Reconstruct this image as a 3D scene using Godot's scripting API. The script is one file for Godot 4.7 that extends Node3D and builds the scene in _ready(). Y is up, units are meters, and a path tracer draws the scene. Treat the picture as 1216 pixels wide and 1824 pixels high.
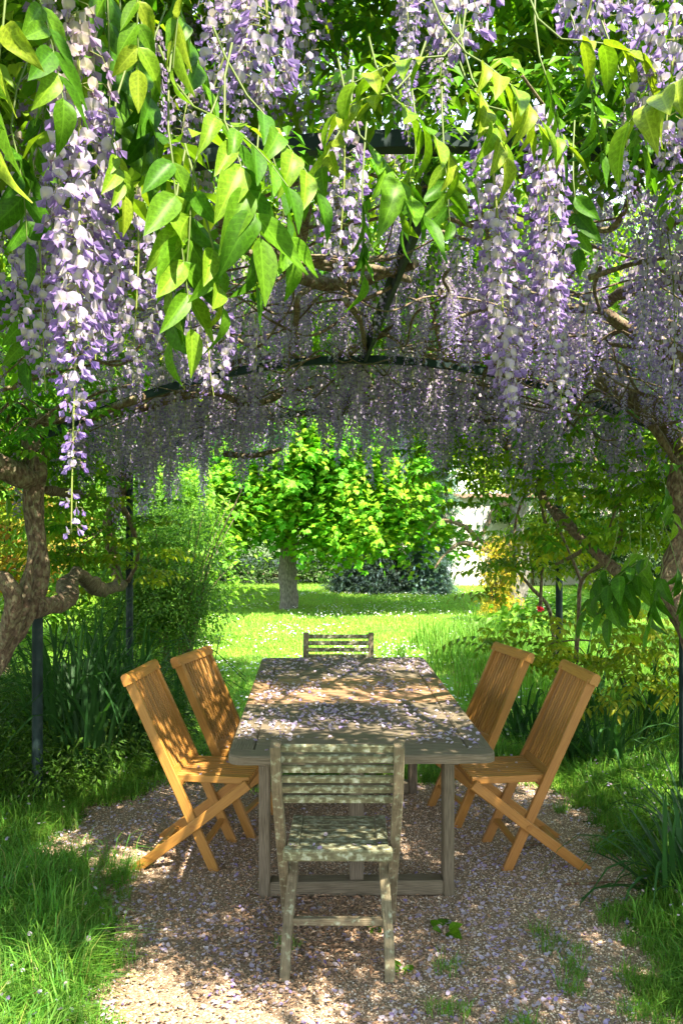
extends Node3D

const F := 1627.0     # focal length of the photograph in its own pixels
const EYE := 1.68     # height of the camera above the gravel
var rng := RandomNumberGenerator.new()
var used := {}
var M := {}
var SUN := Vector3(0.45, 1.15, 0.62).normalized()
var gaps := []        # [point on the ground or table that the sun reaches, radius]: holes in the real leaf roof
var hum := FastNoiseLite.new()

class Geo:
	var v := PackedVector3Array()
	var n := PackedVector3Array()
	var c := PackedColorArray()
	var t := PackedVector2Array()
	var ix := PackedInt32Array()
	var uvs := false
	func tri(a: Vector3, b: Vector3, d: Vector3, col: Color, cb = null, cd = null) -> void:
		var m := (d - a).cross(b - a).normalized()
		var k := v.size()
		v.append(a); v.append(b); v.append(d)
		n.append(m); n.append(m); n.append(m)
		c.append(col); c.append(cb if cb != null else col); c.append(cd if cd != null else col)
		ix.append(k); ix.append(k + 1); ix.append(k + 2)
	func quad(a: Vector3, b: Vector3, d: Vector3, e: Vector3, col: Color) -> void:
		tri(a, b, d, col)
		tri(a, d, e, col)
	func quad_out(a: Vector3, b: Vector3, d: Vector3, e: Vector3, out: Vector3, col: Color) -> void:
		if (b - a).cross(d - a).dot(out) > 0.0:
			quad(a, e, d, b, col)
		else:
			quad(a, b, d, e, col)
	func box(size: Vector3, at: Vector3, bev: float, col: Color) -> void:
		var h := size / 2.0
		var bb := minf(bev, minf(h.x, minf(h.y, h.z)) * 0.6)
		var p := {}
		for sx in [-1, 1]:
			for sy in [-1, 1]:
				for sz in [-1, 1]:
					p[[sx, sy, sz, 0]] = at + Vector3(sx * h.x, sy * (h.y - bb), sz * (h.z - bb))
					p[[sx, sy, sz, 1]] = at + Vector3(sx * (h.x - bb), sy * h.y, sz * (h.z - bb))
					p[[sx, sy, sz, 2]] = at + Vector3(sx * (h.x - bb), sy * (h.y - bb), sz * h.z)
		for s in [-1, 1]:
			quad_out(p[[s, -1, -1, 0]], p[[s, 1, -1, 0]], p[[s, 1, 1, 0]], p[[s, -1, 1, 0]], Vector3(s, 0, 0), col)
			quad_out(p[[-1, s, -1, 1]], p[[1, s, -1, 1]], p[[1, s, 1, 1]], p[[-1, s, 1, 1]], Vector3(0, s, 0), col)
			quad_out(p[[-1, -1, s, 2]], p[[1, -1, s, 2]], p[[1, 1, s, 2]], p[[-1, 1, s, 2]], Vector3(0, 0, s), col)
			for r in [-1, 1]:
				quad_out(p[[s, r, -1, 0]], p[[s, r, 1, 0]], p[[s, r, 1, 1]], p[[s, r, -1, 1]], Vector3(s, r, 0), col)
				quad_out(p[[s, -1, r, 0]], p[[s, 1, r, 0]], p[[s, 1, r, 2]], p[[s, -1, r, 2]], Vector3(s, 0, r), col)
				quad_out(p[[-1, s, r, 1]], p[[1, s, r, 1]], p[[1, s, r, 2]], p[[-1, s, r, 2]], Vector3(0, s, r), col)
				for q in [-1, 1]:
					var a: Vector3 = p[[s, r, q, 0]]
					var b: Vector3 = p[[s, r, q, 1]]
					var d: Vector3 = p[[s, r, q, 2]]
					if (b - a).cross(d - a).dot(Vector3(s, r, q)) > 0.0:
						tri(a, d, b, col)
					else:
						tri(a, b, d, col)
	func tube(pts: Array, rad: Array, sides: int, col: Color, lump := 0.0, nz: FastNoiseLite = null, close := true) -> void:
		var base := v.size()
		var up := Vector3(0.31, 0.2, 0.93)
		for k in pts.size():
			var tt: Vector3 = (pts[mini(k + 1, pts.size() - 1)] - pts[maxi(k - 1, 0)]).normalized()
			if absf(up.dot(tt)) > 0.97:
				up = Vector3(0.9, 0.3, -0.2)
			var u := (up - tt * up.dot(tt)).normalized()
			up = u
			var w := tt.cross(u)
			for j in sides:
				var an := TAU * j / sides
				var o := u * cos(an) + w * sin(an)
				var r: float = rad[k]
				if lump > 0.15:
					r *= 1.0 + lump * (0.22 * sin(3.0 * an + k * 0.45) + 0.14 * sin(5.0 * an - k * 0.8 + 1.0))
				if nz:
					var q: Vector3 = pts[k] + o * r
					r *= 1.0 + lump * nz.get_noise_3d(q.x * 60, q.y * 24, q.z * 60) * 1.6
				v.append(pts[k] + o * r); n.append(o); c.append(col)
		for k in pts.size() - 1:
			for j in sides:
				var a := base + k * sides + j
				var b := base + k * sides + (j + 1) % sides
				ix.append(a); ix.append(a + sides); ix.append(b)
				ix.append(a + sides); ix.append(b + sides); ix.append(b)
		if close:
			var e0: Vector3 = pts[0]
			var e1: Vector3 = pts[pts.size() - 1]
			for j in sides:
				tri(e0, v[base + j], v[base + (j + 1) % sides], col)
				var q := base + (pts.size() - 1) * sides
				tri(e1, v[q + (j + 1) % sides], v[q + j], col)
	func mesh(mat: Material, into: ArrayMesh = null) -> ArrayMesh:
		var a := []
		a.resize(Mesh.ARRAY_MAX)
		a[Mesh.ARRAY_VERTEX] = v
		a[Mesh.ARRAY_NORMAL] = n
		a[Mesh.ARRAY_COLOR] = c
		if uvs:
			a[Mesh.ARRAY_TEX_UV] = t
		a[Mesh.ARRAY_INDEX] = ix
		var m := into if into else ArrayMesh.new()
		m.add_surface_from_arrays(Mesh.PRIMITIVE_TRIANGLES, a)
		m.surface_set_material(m.get_surface_count() - 1, mat)
		return m

# ---------------------------------------------------------------- helpers
func P(x: float, y: float, d: float) -> Vector3:
	return Vector3((x - 608.0) * d / F, EYE - (y - 912.0) * d / F, -d)

func G(x: float, y: float) -> Vector3:
	return P(x, y, EYE * F / (y - 912.0))

func rr(a: float, b: float) -> float:
	return rng.randf_range(a, b)

func gauss() -> float:
	return rng.randfn(0.0, 1.0)

func on_sphere() -> Vector3:
	return Vector3(gauss(), gauss(), gauss()).normalized()

func facing(dir: Vector3, up: Vector3) -> Basis:   # y along dir, z as near to up as can be
	var y := dir.normalized()
	var x := y.cross(up)
	x = x.normalized() if x.length() > 0.001 else Vector3.RIGHT
	return Basis(x, y, x.cross(y))

func numbered(called: String) -> String:
	var k: int = used.get(called, 0)
	used[called] = k + 1
	return called if k == 0 else "%s_%03d" % [called, k]

func tag(o: Node3D, label: String, category: String, group := "", kind := "") -> Node3D:
	if label: o.set_meta("label", label)
	if category: o.set_meta("category", category)
	if group: o.set_meta("group", group)
	if kind: o.set_meta("kind", kind)
	return o

func thing(called: String, label: String, category: String, at := Vector3.ZERO, turn := 0.0, group := "") -> Node3D:
	var o := Node3D.new()
	o.name = numbered(called)
	add_child(o)
	o.position = at
	o.rotation.y = turn
	return tag(o, label, category, group)

func put(mesh: Mesh, called: String, parent: Node3D = null, xf := Transform3D()) -> MeshInstance3D:
	var o := MeshInstance3D.new()
	o.name = numbered(called) if parent == null else called
	o.mesh = mesh
	o.transform = xf
	(parent if parent else self).add_child(o, true)
	return o

func mm(called: String, mesh: Mesh, xs: Array, cs: Array, parent: Node3D = null, kind := "stuff") -> MultiMeshInstance3D:
	var m := MultiMesh.new()
	m.transform_format = MultiMesh.TRANSFORM_3D
	m.use_colors = cs.size() > 0
	m.mesh = mesh
	m.instance_count = xs.size()
	for i in xs.size():
		m.set_instance_transform(i, xs[i])
	for i in cs.size():
		m.set_instance_color(i, cs[i])
	var o := MultiMeshInstance3D.new()
	o.name = numbered(called) if parent == null else called
	o.multimesh = m
	if kind: o.set_meta("kind", kind)
	(parent if parent else self).add_child(o, true)
	return o

func struct(called: String, mesh: Mesh) -> MeshInstance3D:
	var o := put(mesh, called)
	o.set_meta("kind", "structure")
	return o

func curve(pts: Array, rad: Array, per := 6) -> Array:
	var op := []
	var orr := []
	for k in pts.size() - 1:
		var a: Vector3 = pts[maxi(k - 1, 0)]
		var b: Vector3 = pts[k]
		var d: Vector3 = pts[k + 1]
		var e: Vector3 = pts[mini(k + 2, pts.size() - 1)]
		for j in per:
			var s := float(j) / per
			op.append(b.cubic_interpolate(d, a, e, s))
			orr.append(lerpf(rad[k], rad[k + 1], s))
	op.append(pts[pts.size() - 1])
	orr.append(rad[rad.size() - 1])
	return [op, orr]

func noise(seed_: int, freq: float, oct := 4, kind := FastNoiseLite.TYPE_SIMPLEX_SMOOTH) -> FastNoiseLite:
	var nz := FastNoiseLite.new()
	nz.seed = seed_
	nz.frequency = freq
	nz.noise_type = kind
	nz.fractal_octaves = oct
	return nz

func ntex(nz: FastNoiseLite, stops: Array, size := 512) -> NoiseTexture2D:
	var t := NoiseTexture2D.new()
	t.width = size
	t.height = size
	t.seamless = true
	t.noise = nz
	if stops.size():
		var g := Gradient.new()
		var off := PackedFloat32Array()
		var col := PackedColorArray()
		for s in stops:
			off.append(s[0])
			col.append((s[1] as Color).linear_to_srgb())
		g.offsets = off
		g.colors = col
		t.color_ramp = g
	return t

func mat(rough: float, back := Color.BLACK, spec := 0.5) -> StandardMaterial3D:
	var m := StandardMaterial3D.new()
	m.vertex_color_use_as_albedo = true
	m.roughness = rough
	m.metallic_specular = spec
	m.cull_mode = BaseMaterial3D.CULL_DISABLED
	if back != Color.BLACK:
		m.backlight_enabled = true
		m.backlight = back.linear_to_srgb()
	return m

func textured(m: StandardMaterial3D, tex: Texture2D, scale: Vector3, world := false) -> StandardMaterial3D:
	m.albedo_texture = tex
	m.uv1_triplanar = true
	m.uv1_world_triplanar = world
	m.uv1_scale = scale
	return m

func bumped(m: StandardMaterial3D, tex: Texture2D, cm: float) -> StandardMaterial3D:
	m.heightmap_enabled = true
	m.heightmap_texture = tex
	m.heightmap_scale = cm
	return m

func roof(x: float) -> float:       # height of the pergola's roof above the gravel
	var s := (x - 0.08) / 1.9
	return 2.56 - 0.45 * s * s

func R(x: float, y: float, dh := 0.0) -> Vector3:   # the point of the roof seen at that place of the photograph
	var d := 3.0
	for i in 12:
		var wx := clampf((x - 608.0) * d / F, -2.2, 2.3)
		d = lerpf(d, clampf((roof(wx) + dh - EYE) * F / maxf(912.0 - y, 30.0), 0.8, 8.3), 0.7)
	return P(x, y, d)

func shaded_off(p: Vector3, k := 1.0, more := 0.0) -> bool:      # true where a gap in the roof lets the sun through
	for g in gaps:
		var q: Vector3 = p - g[0]
		var s := q.dot(SUN)
		if s > 0.0 and (q - SUN * s).length() < g[1] * k + more:
			return true
	return false

# ---------------------------------------------------------------- plant shapes
func leaf4(g: Geo, at: Vector3, b: Basis, l: float, w: float, col: Color, fold := 0.12) -> void:
	var mid := at + b.y * l * 0.45 + b.z * -l * 0.02
	var le := at + b.y * l * 0.4 - b.x * w * 0.5 + b.z * w * fold
	var re := at + b.y * l * 0.4 + b.x * w * 0.5 + b.z * w * fold
	var tip := at + b.y * l - b.z * l * 0.14
	g.tri(at, le, mid, col)
	g.tri(at, mid, re, col)
	g.tri(le, tip, mid, col)
	g.tri(mid, tip, re, col)

func leaflet_mesh(col: Color, droop: float, wave: float, m: Material) -> ArrayMesh:    # 1 long, along y; normal z
	var g := Geo.new()
	g.uvs = true
	var rows := 9
	for i in rows:
		var s := float(i) / (rows - 1)
		var w := 0.172 * pow(sin(PI * pow(s, 0.74)), 0.8) * (1.0 - 0.3 * s) * 1.28
		if s > 0.78: w = maxf(0.0, w * 0.9 - 0.0)
		if i == rows - 1: w = 0.004
		for j in 5:
			var q := (j - 2) / 2.0
			var z := -droop * s * s + absf(q) * w * 0.42 + wave * sin(s * 9.0 + q * 2.2) * absf(q)
			g.v.append(Vector3(q * w, s - droop * 0.3 * s * s, z))
			g.t.append(Vector2(0.5 + q * 0.5, 1.0 - s))
			g.c.append(col)
	g.n.resize(g.v.size())
	for i in rows - 1:
		for j in 4:
			var a := i * 5 + j
			for tr in [[a, a + 5, a + 1], [a + 5, a + 6, a + 1]]:
				var nn := (g.v[tr[2]] - g.v[tr[0]]).cross(g.v[tr[1]] - g.v[tr[0]])
				for k in tr:
					g.n[k] += nn
					g.ix.append(k)
	for i in g.n.size():
		g.n[i] = g.n[i].normalized()
	return g.mesh(m)

func blade_mesh(droop: float, twist: float, m: Material, col: Color) -> ArrayMesh:     # strap leaf, 1 high, 1 wide at the base scale
	var g := Geo.new()
	var rows := 7
	for i in rows - 1:
		var q := []
		for k in 2:
			var s := float(i + k) / (rows - 1)
			var w := 0.5 * (1.0 - pow(s, 2.6)) * (0.75 + 0.5 * s * (1.0 - s) * 2.0)
			var y := sin(minf(s * (1.0 + droop), 2.4) * 1.0) / (1.0 + droop * 0.4)
			var z := droop * s * s * 0.55
			var an := twist * s
			var sd := Vector3(cos(an), 0, sin(an))
			q.append([Vector3(0, y, z) - sd * w * 0.03, Vector3(0, y - 0.004, z) , Vector3(0, y, z) + sd * w * 0.03])
		g.quad(q[0][0], q[1][0], q[1][1], q[0][1], col)
		g.quad(q[0][1], q[1][1], q[1][2], q[0][2], col)
	return g.mesh(m)

func flower(g: Geo, o: Vector3, b: Basis, s: float, fine: bool, bc: Color, wc: Color, ped: float, open := 1.0) -> void:
	# b.z looks outwards, b.y up
	var R_ := 0.0084 * s
	var cen := o + b.y * R_ * 0.55
	var yel := Color(0.66, 0.62, 0.34).lerp(bc, 0.35)
	if open > 0.5:
		var seg := 10 if fine else 6
		var ring := []
		for k in seg:
			var an := TAU * k / seg
			var u := sin(an)
			var w := -cos(an)
			var rad := R_ * (1.0 + 0.1 * sin(an * 3.0 + s * 9.0 + o.x * 900.0)) * (0.78 if k == 0 else 1.0)
			ring.append(cen + b.x * u * rad * 1.08 + b.y * w * rad - b.z * R_ * (0.75 * u * u * (1.0 if fine else 0.7) + 0.3 * maxf(w, 0.0) * w - 0.1))
		for k in seg:
			var lo := 0.38 if (k < seg / 4 or k > seg * 3 / 4) else 0.12
			g.tri(cen - b.y * R_ * 0.2, ring[(k + 1) % seg], ring[k], yel if fine else bc.lerp(yel, 0.5), bc.lerp(wc, lo), bc.lerp(wc, lo))
	for sd in [-1.0, 1.0]:
		var r0: Vector3 = o + b.x * sd * 0.001 * s
		var tip: Vector3 = o + (b.x * sd * 0.0035 - b.y * 0.0085 + b.z * 0.0115) * s
		var ot: Vector3 = o + (b.x * sd * 0.0072 - b.y * 0.001 + b.z * 0.0075) * s
		var dn: Vector3 = o + (b.x * sd * 0.0028 - b.y * 0.0078 + b.z * 0.0035) * s
		g.tri(r0, ot, tip, wc.lerp(bc, 0.3), wc.lerp(bc, 0.25), wc)
		g.tri(r0, tip, dn, wc)
	if fine:
		g.tri(o - b.y * 0.003 * s, o + (b.z * 0.009 - b.y * 0.0105) * s, o + (b.z * 0.002 - b.y * 0.0095) * s, wc * 0.7)
		var cal := Color(0.3, 0.2, 0.3)
		for k in 4:
			var a1 := TAU * k / 4.0
			var a2 := TAU * (k + 1) / 4.0
			g.tri(o - b.z * 0.005 * s, o + (b.x * cos(a1) + b.y * sin(a1)) * 0.003 * s, o + (b.x * cos(a2) + b.y * sin(a2)) * 0.003 * s, cal)
	if ped > 0.0:
		var e := o - b.z * ped + b.y * ped * 0.25
		var m := o - b.z * ped * 0.45 + b.y * ped * 0.38
		var pc := Color(0.32, 0.36, 0.14)
		for sd in ([b.x, b.y] if fine else [b.x]):
			var h: Vector3 = sd * 0.0007
			g.quad(o - h, o + h, m + h, m - h, pc)
			g.quad(m - h, m + h, e + h, e - h, pc)

func raceme_colors(t: float, age: float) -> Array:     # t 0 at the top, 1 at the tip
	var bc := Color(0.52, 0.46, 0.56).lerp(Color(0.48, 0.43, 0.67), clampf(t * 1.3, 0, 1)).lerp(Color(0.45, 0.39, 0.36), age * clampf(1.0 - t * 1.6, 0.0, 1.0))
	var wc := Color(0.31, 0.21, 0.43).lerp(Color(0.25, 0.155, 0.54), t)
	var j := rr(0.86, 1.1)
	return [Color(bc.r * j, bc.g * j, bc.b * j), wc.lerp(bc, rr(0.0, 0.25))]

func raceme_mesh(l: float, rad: float, count: int, age: float) -> Array:    # hangs down from the origin: [stem mesh, blossoms mesh]
	var st := Geo.new()
	var bl := Geo.new()
	var bend := Vector3(rr(-0.05, 0.05), 0, rr(-0.05, 0.05))
	var pts := []
	var rs := []
	for k in 9:
		var s := k / 8.0
		pts.append(Vector3(0, -l * s, 0) + bend * sin(s * 2.6) * (l / 0.4))
		rs.append(lerpf(0.0022, 0.0008, s))
	st.tube(pts, rs, 4, Color(0.22, 0.28, 0.07))
	for k in count:
		var t := 0.04 + 0.95 * (k + rr(0.0, 0.8)) / count
		t = pow(t, 0.92)
		var a := k * 2.4 + rr(-0.5, 0.5)
		var o := Vector3(cos(a), 0, sin(a))
		var rt := rad * (0.55 + 0.6 * smoothstep(0.0, 0.25, t)) * (1.0 - 0.72 * pow(t, 2.2)) * rr(0.5, 1.05)
		var p := Vector3(0, -l * t, 0) + bend * sin(t * 2.6) * (l / 0.4) + o * rt + Vector3(0, rr(-0.008, 0.008), 0)
		var cs := raceme_colors(t, age)
		var f := (o + Vector3(rr(-0.4, 0.4), rr(-0.45, 0.25), rr(-0.4, 0.4))).normalized()
		var b := Basis(f.cross(Vector3.UP).normalized() * -1.0, Vector3.UP, f)
		b.y = f.cross(b.x)
		flower(bl, p, b, lerpf(1.12, 0.5, pow(t, 2.5)) * rr(0.85, 1.12), false, cs[0], cs[1], rt * 0.9, 1.0 if t < 0.9 else 0.0)
	return [st.mesh(M.stem), bl.mesh(M.petal)]

func compound_geo(g: Geo, at: Vector3, dir: Vector3, l: float, pairs: int, size: float, col: Color, sag := 0.5) -> void:
	var p := at
	var d := dir.normalized()
	for k in pairs + 1:
		var s := float(k) / pairs
		var side := d.cross(Vector3.UP)
		side = side.normalized() if side.length() > 0.05 else Vector3.RIGHT
		var upn := side.cross(d).normalized()
		for sd in ([-1.0, 1.0] if k < pairs else [0.0]):
			var ld: Vector3 = (side * sd * 0.85 + d * (0.45 if sd != 0.0 else 1.0) + Vector3.DOWN * rr(0.15, 0.75)).normalized()
			var j := rr(0.75, 1.25)
			leaf4(g, p, facing(ld, (upn + on_sphere() * 0.35).normalized()), size * rr(0.8, 1.1) * (1.0 - 0.25 * absf(s - 0.5)), size * 0.4, Color(col.r * j * rr(0.85, 1.2), col.g * j, col.b * j))
		p += d * l / pairs
		d = (d + Vector3.DOWN * sag / pairs).normalized()

func compound_leaf(label: String, at: Vector3, dir: Vector3, l: float, pairs: int, size: float, tone: int, sag := 0.9, group := "wisteria leaves near the camera") -> Node3D:
	var t := thing("wisteria_leaf", label, "leaf", at, 0.0, group)
	var p := Vector3.ZERO
	var d := dir.normalized()
	var pts := []
	var rs := []
	pairs += 1
	l *= 0.92
	var back := Vector3(rr(-0.03, 0.03), 0.085, -0.05) - d * 0.04
	pts.append(back)
	rs.append(0.0017)
	pts.append(back * 0.45 - d * 0.012)
	rs.append(0.0016)
	for k in pairs + 1:
		pts.append(p)
		rs.append(lerpf(0.0015, 0.0007, float(k) / pairs))
		var side := d.cross(Vector3.UP)
		side = side.normalized() if side.length() > 0.12 else Vector3(cos(at.x * 40.0), 0, sin(at.x * 40.0))
		var upn := side.cross(d).normalized()
		for sd in ([-1.0, 1.0] if k < pairs else [0.0]):
			if k == 0: continue
			var ld: Vector3 = (side * sd * rr(0.65, 0.95) + d * (rr(0.3, 0.6) if sd != 0.0 else 1.0) + Vector3.DOWN * rr(0.25, 0.8)).normalized()
			var b := facing(ld, (upn + on_sphere() * 0.3 + Vector3(0, 0.25, 0.3)).normalized())
			var s := size * 1.15 * rr(0.82, 1.12) * (1.0 - 0.35 * absf(float(k) / pairs - 0.6))
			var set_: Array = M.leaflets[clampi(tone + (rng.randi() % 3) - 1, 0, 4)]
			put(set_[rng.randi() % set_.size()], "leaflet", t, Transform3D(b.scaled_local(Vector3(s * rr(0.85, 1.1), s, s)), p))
		p += d * l / pairs
		d = (d + Vector3.DOWN * sag / pairs + on_sphere() * 0.05).normalized()
	var g := Geo.new()
	g.tube(pts, rs, 5, Color(0.12, 0.18, 0.035))
	put(g.mesh(M.stem), "rachis", t)
	return t

# ---------------------------------------------------------------- timber
func plank(parent: Node3D, called: String, a: Vector3, b: Vector3, w: float, th: float, up: Vector3, m: Material, col: Color, bev := 0.003) -> MeshInstance3D:
	var x := (b - a).normalized()          # grain along x, thickness along y, width along z
	var z := x.cross(up).normalized()
	var bs := Basis(x, z.cross(x), z)
	var s := Vector3(rr(-3, 3), rr(-3, 3), rr(-3, 3))
	var g := Geo.new()
	g.box(Vector3((b - a).length(), th, w), s, bev, col)
	return put(g.mesh(m), called, parent, Transform3D(bs, (a + b) / 2.0 - bs * s))

func bar(parent: Node3D, called: String, pts: Array, w: float, th: float, side: Vector3, m: Material, col: Color) -> MeshInstance3D:
	# a bent timber: th along side, w across it, edges eased
	var a: Vector3 = pts[0]
	var e: Vector3 = pts[pts.size() - 1]
	var x := (e - a).normalized()
	var z := side.normalized()
	var bs := Basis(x, z.cross(x), z)
	var inv := bs.inverse()
	var s := Vector3(rr(-3, 3), rr(-3, 3), rr(-3, 3))
	var g := Geo.new()
	var rings := []
	for k in pts.size():
		var t: Vector3 = inv * (pts[mini(k + 1, pts.size() - 1)] - pts[maxi(k - 1, 0)]).normalized()
		var up := Vector3(0, 0, 1).cross(t).normalized()
		var q: Vector3 = inv * (pts[k] - a) + s
		var ring := []
		for c in [[1, 1, 0], [1, 1, 1], [-1, 1, 1], [-1, 1, 0], [-1, -1, 0], [-1, -1, 1], [1, -1, 1], [1, -1, 0]]:
			var cz: float = c[0] * (th / 2 - (0.003 if c[2] == 1 else 0.0))
			var cy: float = c[1] * (w / 2 - (0.0 if c[2] == 1 else 0.003))
			ring.append(q + up * cy + Vector3(0, 0, cz))
		rings.append(ring)
	for k in pts.size() - 1:
		for j in 8:
			var j2 := (j + 1) % 8
			var mid: Vector3 = (rings[k][j] + rings[k][j2]) / 2.0 - (rings[k][0] + rings[k][4]) / 2.0
			g.quad_out(rings[k][j], rings[k][j2], rings[k + 1][j2], rings[k + 1][j], mid, col)
	for k in [0, pts.size() - 1]:
		for j in range(1, 7):
			g.tri(rings[k][0], rings[k][j], rings[k][j + 1], col)
	return put(g.mesh(m), called, parent, Transform3D(bs, a - bs * s))

func tone(c: Color, d: float) -> Color:
	var k := rr(1.0 - d, 1.0 + d)
	return Color(c.r * k, c.g * k * rr(0.97, 1.03), c.b * k * rr(0.95, 1.05))

func teak_chair(label: String, at: Vector3, turn: float) -> Node3D:
	var t := thing("teak_folding_chair", label, "chair", at, turn, "honey coloured teak folding chairs along the table sides")
	var lit := rr(0.82, 0.98)
	var w := Color(lit, lit * rr(1.0, 1.08), lit * rr(0.95, 1.35))
	var worn := Color(w.r * 1.12, w.g * 1.2, w.b * 1.7)      # bleached by the weather
	var m: Material = M.teak
	var sl := Vector3(0.42, -0.9, 0).normalized()       # down the back
	for s in [-1.0, 1.0]:
		var zz: float = s * 0.186
		bar(t, "backrest_stile", [Vector3(-0.315, 0.885, zz), Vector3(-0.105, 0.44, zz), Vector3(0.1, 0.0, zz)], 0.046, 0.024, Vector3(0, 0, 1), m, tone(w, 0.1))
		bar(t, "rear_leg", [Vector3(0.262, 0.42, s * 0.212), Vector3(0.0, 0.215, s * 0.212), Vector3(-0.285, 0.0, s * 0.212)], 0.046, 0.023, Vector3(0, 0, 1), m, tone(w, 0.1))
		plank(t, "seat_rail", Vector3(-0.115, 0.428, s * 0.158), Vector3(0.258, 0.424, s * 0.158), 0.024, 0.034, Vector3.UP, m, tone(w, 0.1))
		var g := Geo.new()
		g.tube([Vector3(0, 0, -0.028), Vector3(0, 0, 0.012)], [0.013, 0.013], 10, Color(0.8, 0.75, 0.7))
		put(g.mesh(m), "pivot_block", t, Transform3D(Basis(), Vector3(0.0, 0.214, s * 0.2 + (0.012 if s > 0 else 0.0))))
	# rounded top rail
	var g2 := Geo.new()
	var back := Vector3(-0.9, -0.42, 0).normalized()
	var pr := [[-0.02, -0.026], [-0.02, 0.014], [-0.012, 0.026], [0.004, 0.029], [0.016, 0.022], [0.021, 0.008], [0.021, -0.026]]
	for zs in [-1.0, 1.0]:
		for k in range(1, pr.size() - 1):
			g2.tri(Vector3(zs * 0.222, pr[0][1], pr[0][0]), Vector3(zs * 0.222, pr[k][1], pr[k][0]), Vector3(zs * 0.222, pr[k + 1][1], pr[k + 1][0]), worn)
	for k in pr.size():
		var q: Array = pr[(k + 1) % pr.size()]
		g2.quad_out(Vector3(-0.222, pr[k][1], pr[k][0]), Vector3(0.222, pr[k][1], pr[k][0]), Vector3(0.222, q[1], q[0]), Vector3(-0.222, q[1], q[0]), Vector3(0, pr[k][1] + q[1], pr[k][0] + q[0]), worn)
	put(g2.mesh(m), "top_rail", t, Transform3D(Basis(Vector3(0, 0, 1), -sl, back), Vector3(-0.318, 0.893, 0)))
	for k in 11:
		var z := -0.15 + 0.30 * k / 10.0
		plank(t, "backrest_slat", Vector3(-0.306, 0.872, z), Vector3(-0.112, 0.456, z), 0.0165, 0.019, back * -1.0, m, tone(w.lerp(worn, rr(-0.3, 0.4)), 0.3), 0.003)
	plank(t, "lower_back_rail", Vector3(-0.108, 0.452, -0.172), Vector3(-0.108, 0.452, 0.172), 0.04, 0.02, back * -1.0, m, tone(w, 0.1))
	for k in 9:
		var z := -0.125 + 0.25 * k / 8.0
		plank(t, "seat_slat", Vector3(-0.092, 0.434, z), Vector3(0.262, 0.43, z), 0.0185, 0.018, Vector3.UP, m, tone(w.lerp(worn, rr(-0.2, 0.7)), 0.2), 0.003)
	plank(t, "front_seat_rail", Vector3(0.24, 0.411, -0.198), Vector3(0.24, 0.411, 0.198), 0.03, 0.03, Vector3.UP, m, tone(w, 0.1))
	plank(t, "rear_seat_rail", Vector3(-0.07, 0.411, -0.172), Vector3(-0.07, 0.411, 0.172), 0.03, 0.03, Vector3.UP, m, tone(w, 0.1))
	plank(t, "stretcher", Vector3(-0.2, 0.064, -0.2), Vector3(-0.2, 0.064, 0.2), 0.03, 0.018, Vector3.UP, m, tone(w, 0.1))
	plank(t, "stretcher", Vector3(0.045, 0.12, -0.174), Vector3(0.045, 0.12, 0.174), 0.03, 0.018, Vector3.UP, m, tone(w, 0.1))
	return t

func grey_chair(label: String, at: Vector3, turn: float) -> Node3D:
	var t := thing("weathered_chair", label, "chair", at, turn, "weathered grey chairs at the table ends")
	var w := Color(1, 1, 1)
	var m: Material = M.grey
	for s in [-1.0, 1.0]:
		var zt: float = s * 0.218
		bar(t, "backrest_stile", [Vector3(-0.262, 0.862, zt), Vector3(-0.19, 0.68, zt), Vector3(-0.06, 0.46, s * 0.214), Vector3(0.1, 0.22, s * 0.21), Vector3(0.24, 0.0, s * 0.21)], 0.05, 0.036, Vector3(0, 0, 1), M.grey_bare, tone(w, 0.1))
		bar(t, "rear_leg", [Vector3(0.24, 0.395, s * 0.172), Vector3(0.04, 0.26, s * 0.177), Vector3(-0.14, 0.11, s * 0.187), Vector3(-0.232, 0.0, s * 0.187)], 0.05, 0.036, Vector3(0, 0, 1), M.grey_bare, tone(w, 0.1))
		plank(t, "seat_side_rail", Vector3(-0.1, 0.432, s * 0.166), Vector3(0.25, 0.43, s * 0.166), 0.042, 0.024, Vector3.UP, m, tone(w, 0.12))
	for k in 6:
		var h := 0.842 - 0.0415 * k
		var x := -0.253 + (0.86 - h) * 0.42
		plank(t, "backrest_slat", Vector3(x, h, -0.205), Vector3(x, h, 0.205), 0.0275, 0.016, Vector3(-1, -0.3, 0).normalized(), m, tone(w, 0.14))
	plank(t, "rear_seat_rail", Vector3(-0.13, 0.425, -0.2), Vector3(-0.13, 0.425, 0.2), 0.05, 0.042, Vector3.UP, m, tone(w, 0.1), 0.006)
	for k in 6:
		var x := -0.072 + 0.058 * k
		plank(t, "seat_slat", Vector3(x, 0.432, -0.143), Vector3(x, 0.432, 0.143), 0.049, 0.018, Vector3.UP, m, tone(w, 0.18))
	plank(t, "stretcher", Vector3(-0.085, 0.158, -0.17), Vector3(-0.085, 0.158, 0.17), 0.03, 0.026, Vector3.UP, M.grey_bare, tone(w, 0.1))
	return t

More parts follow.
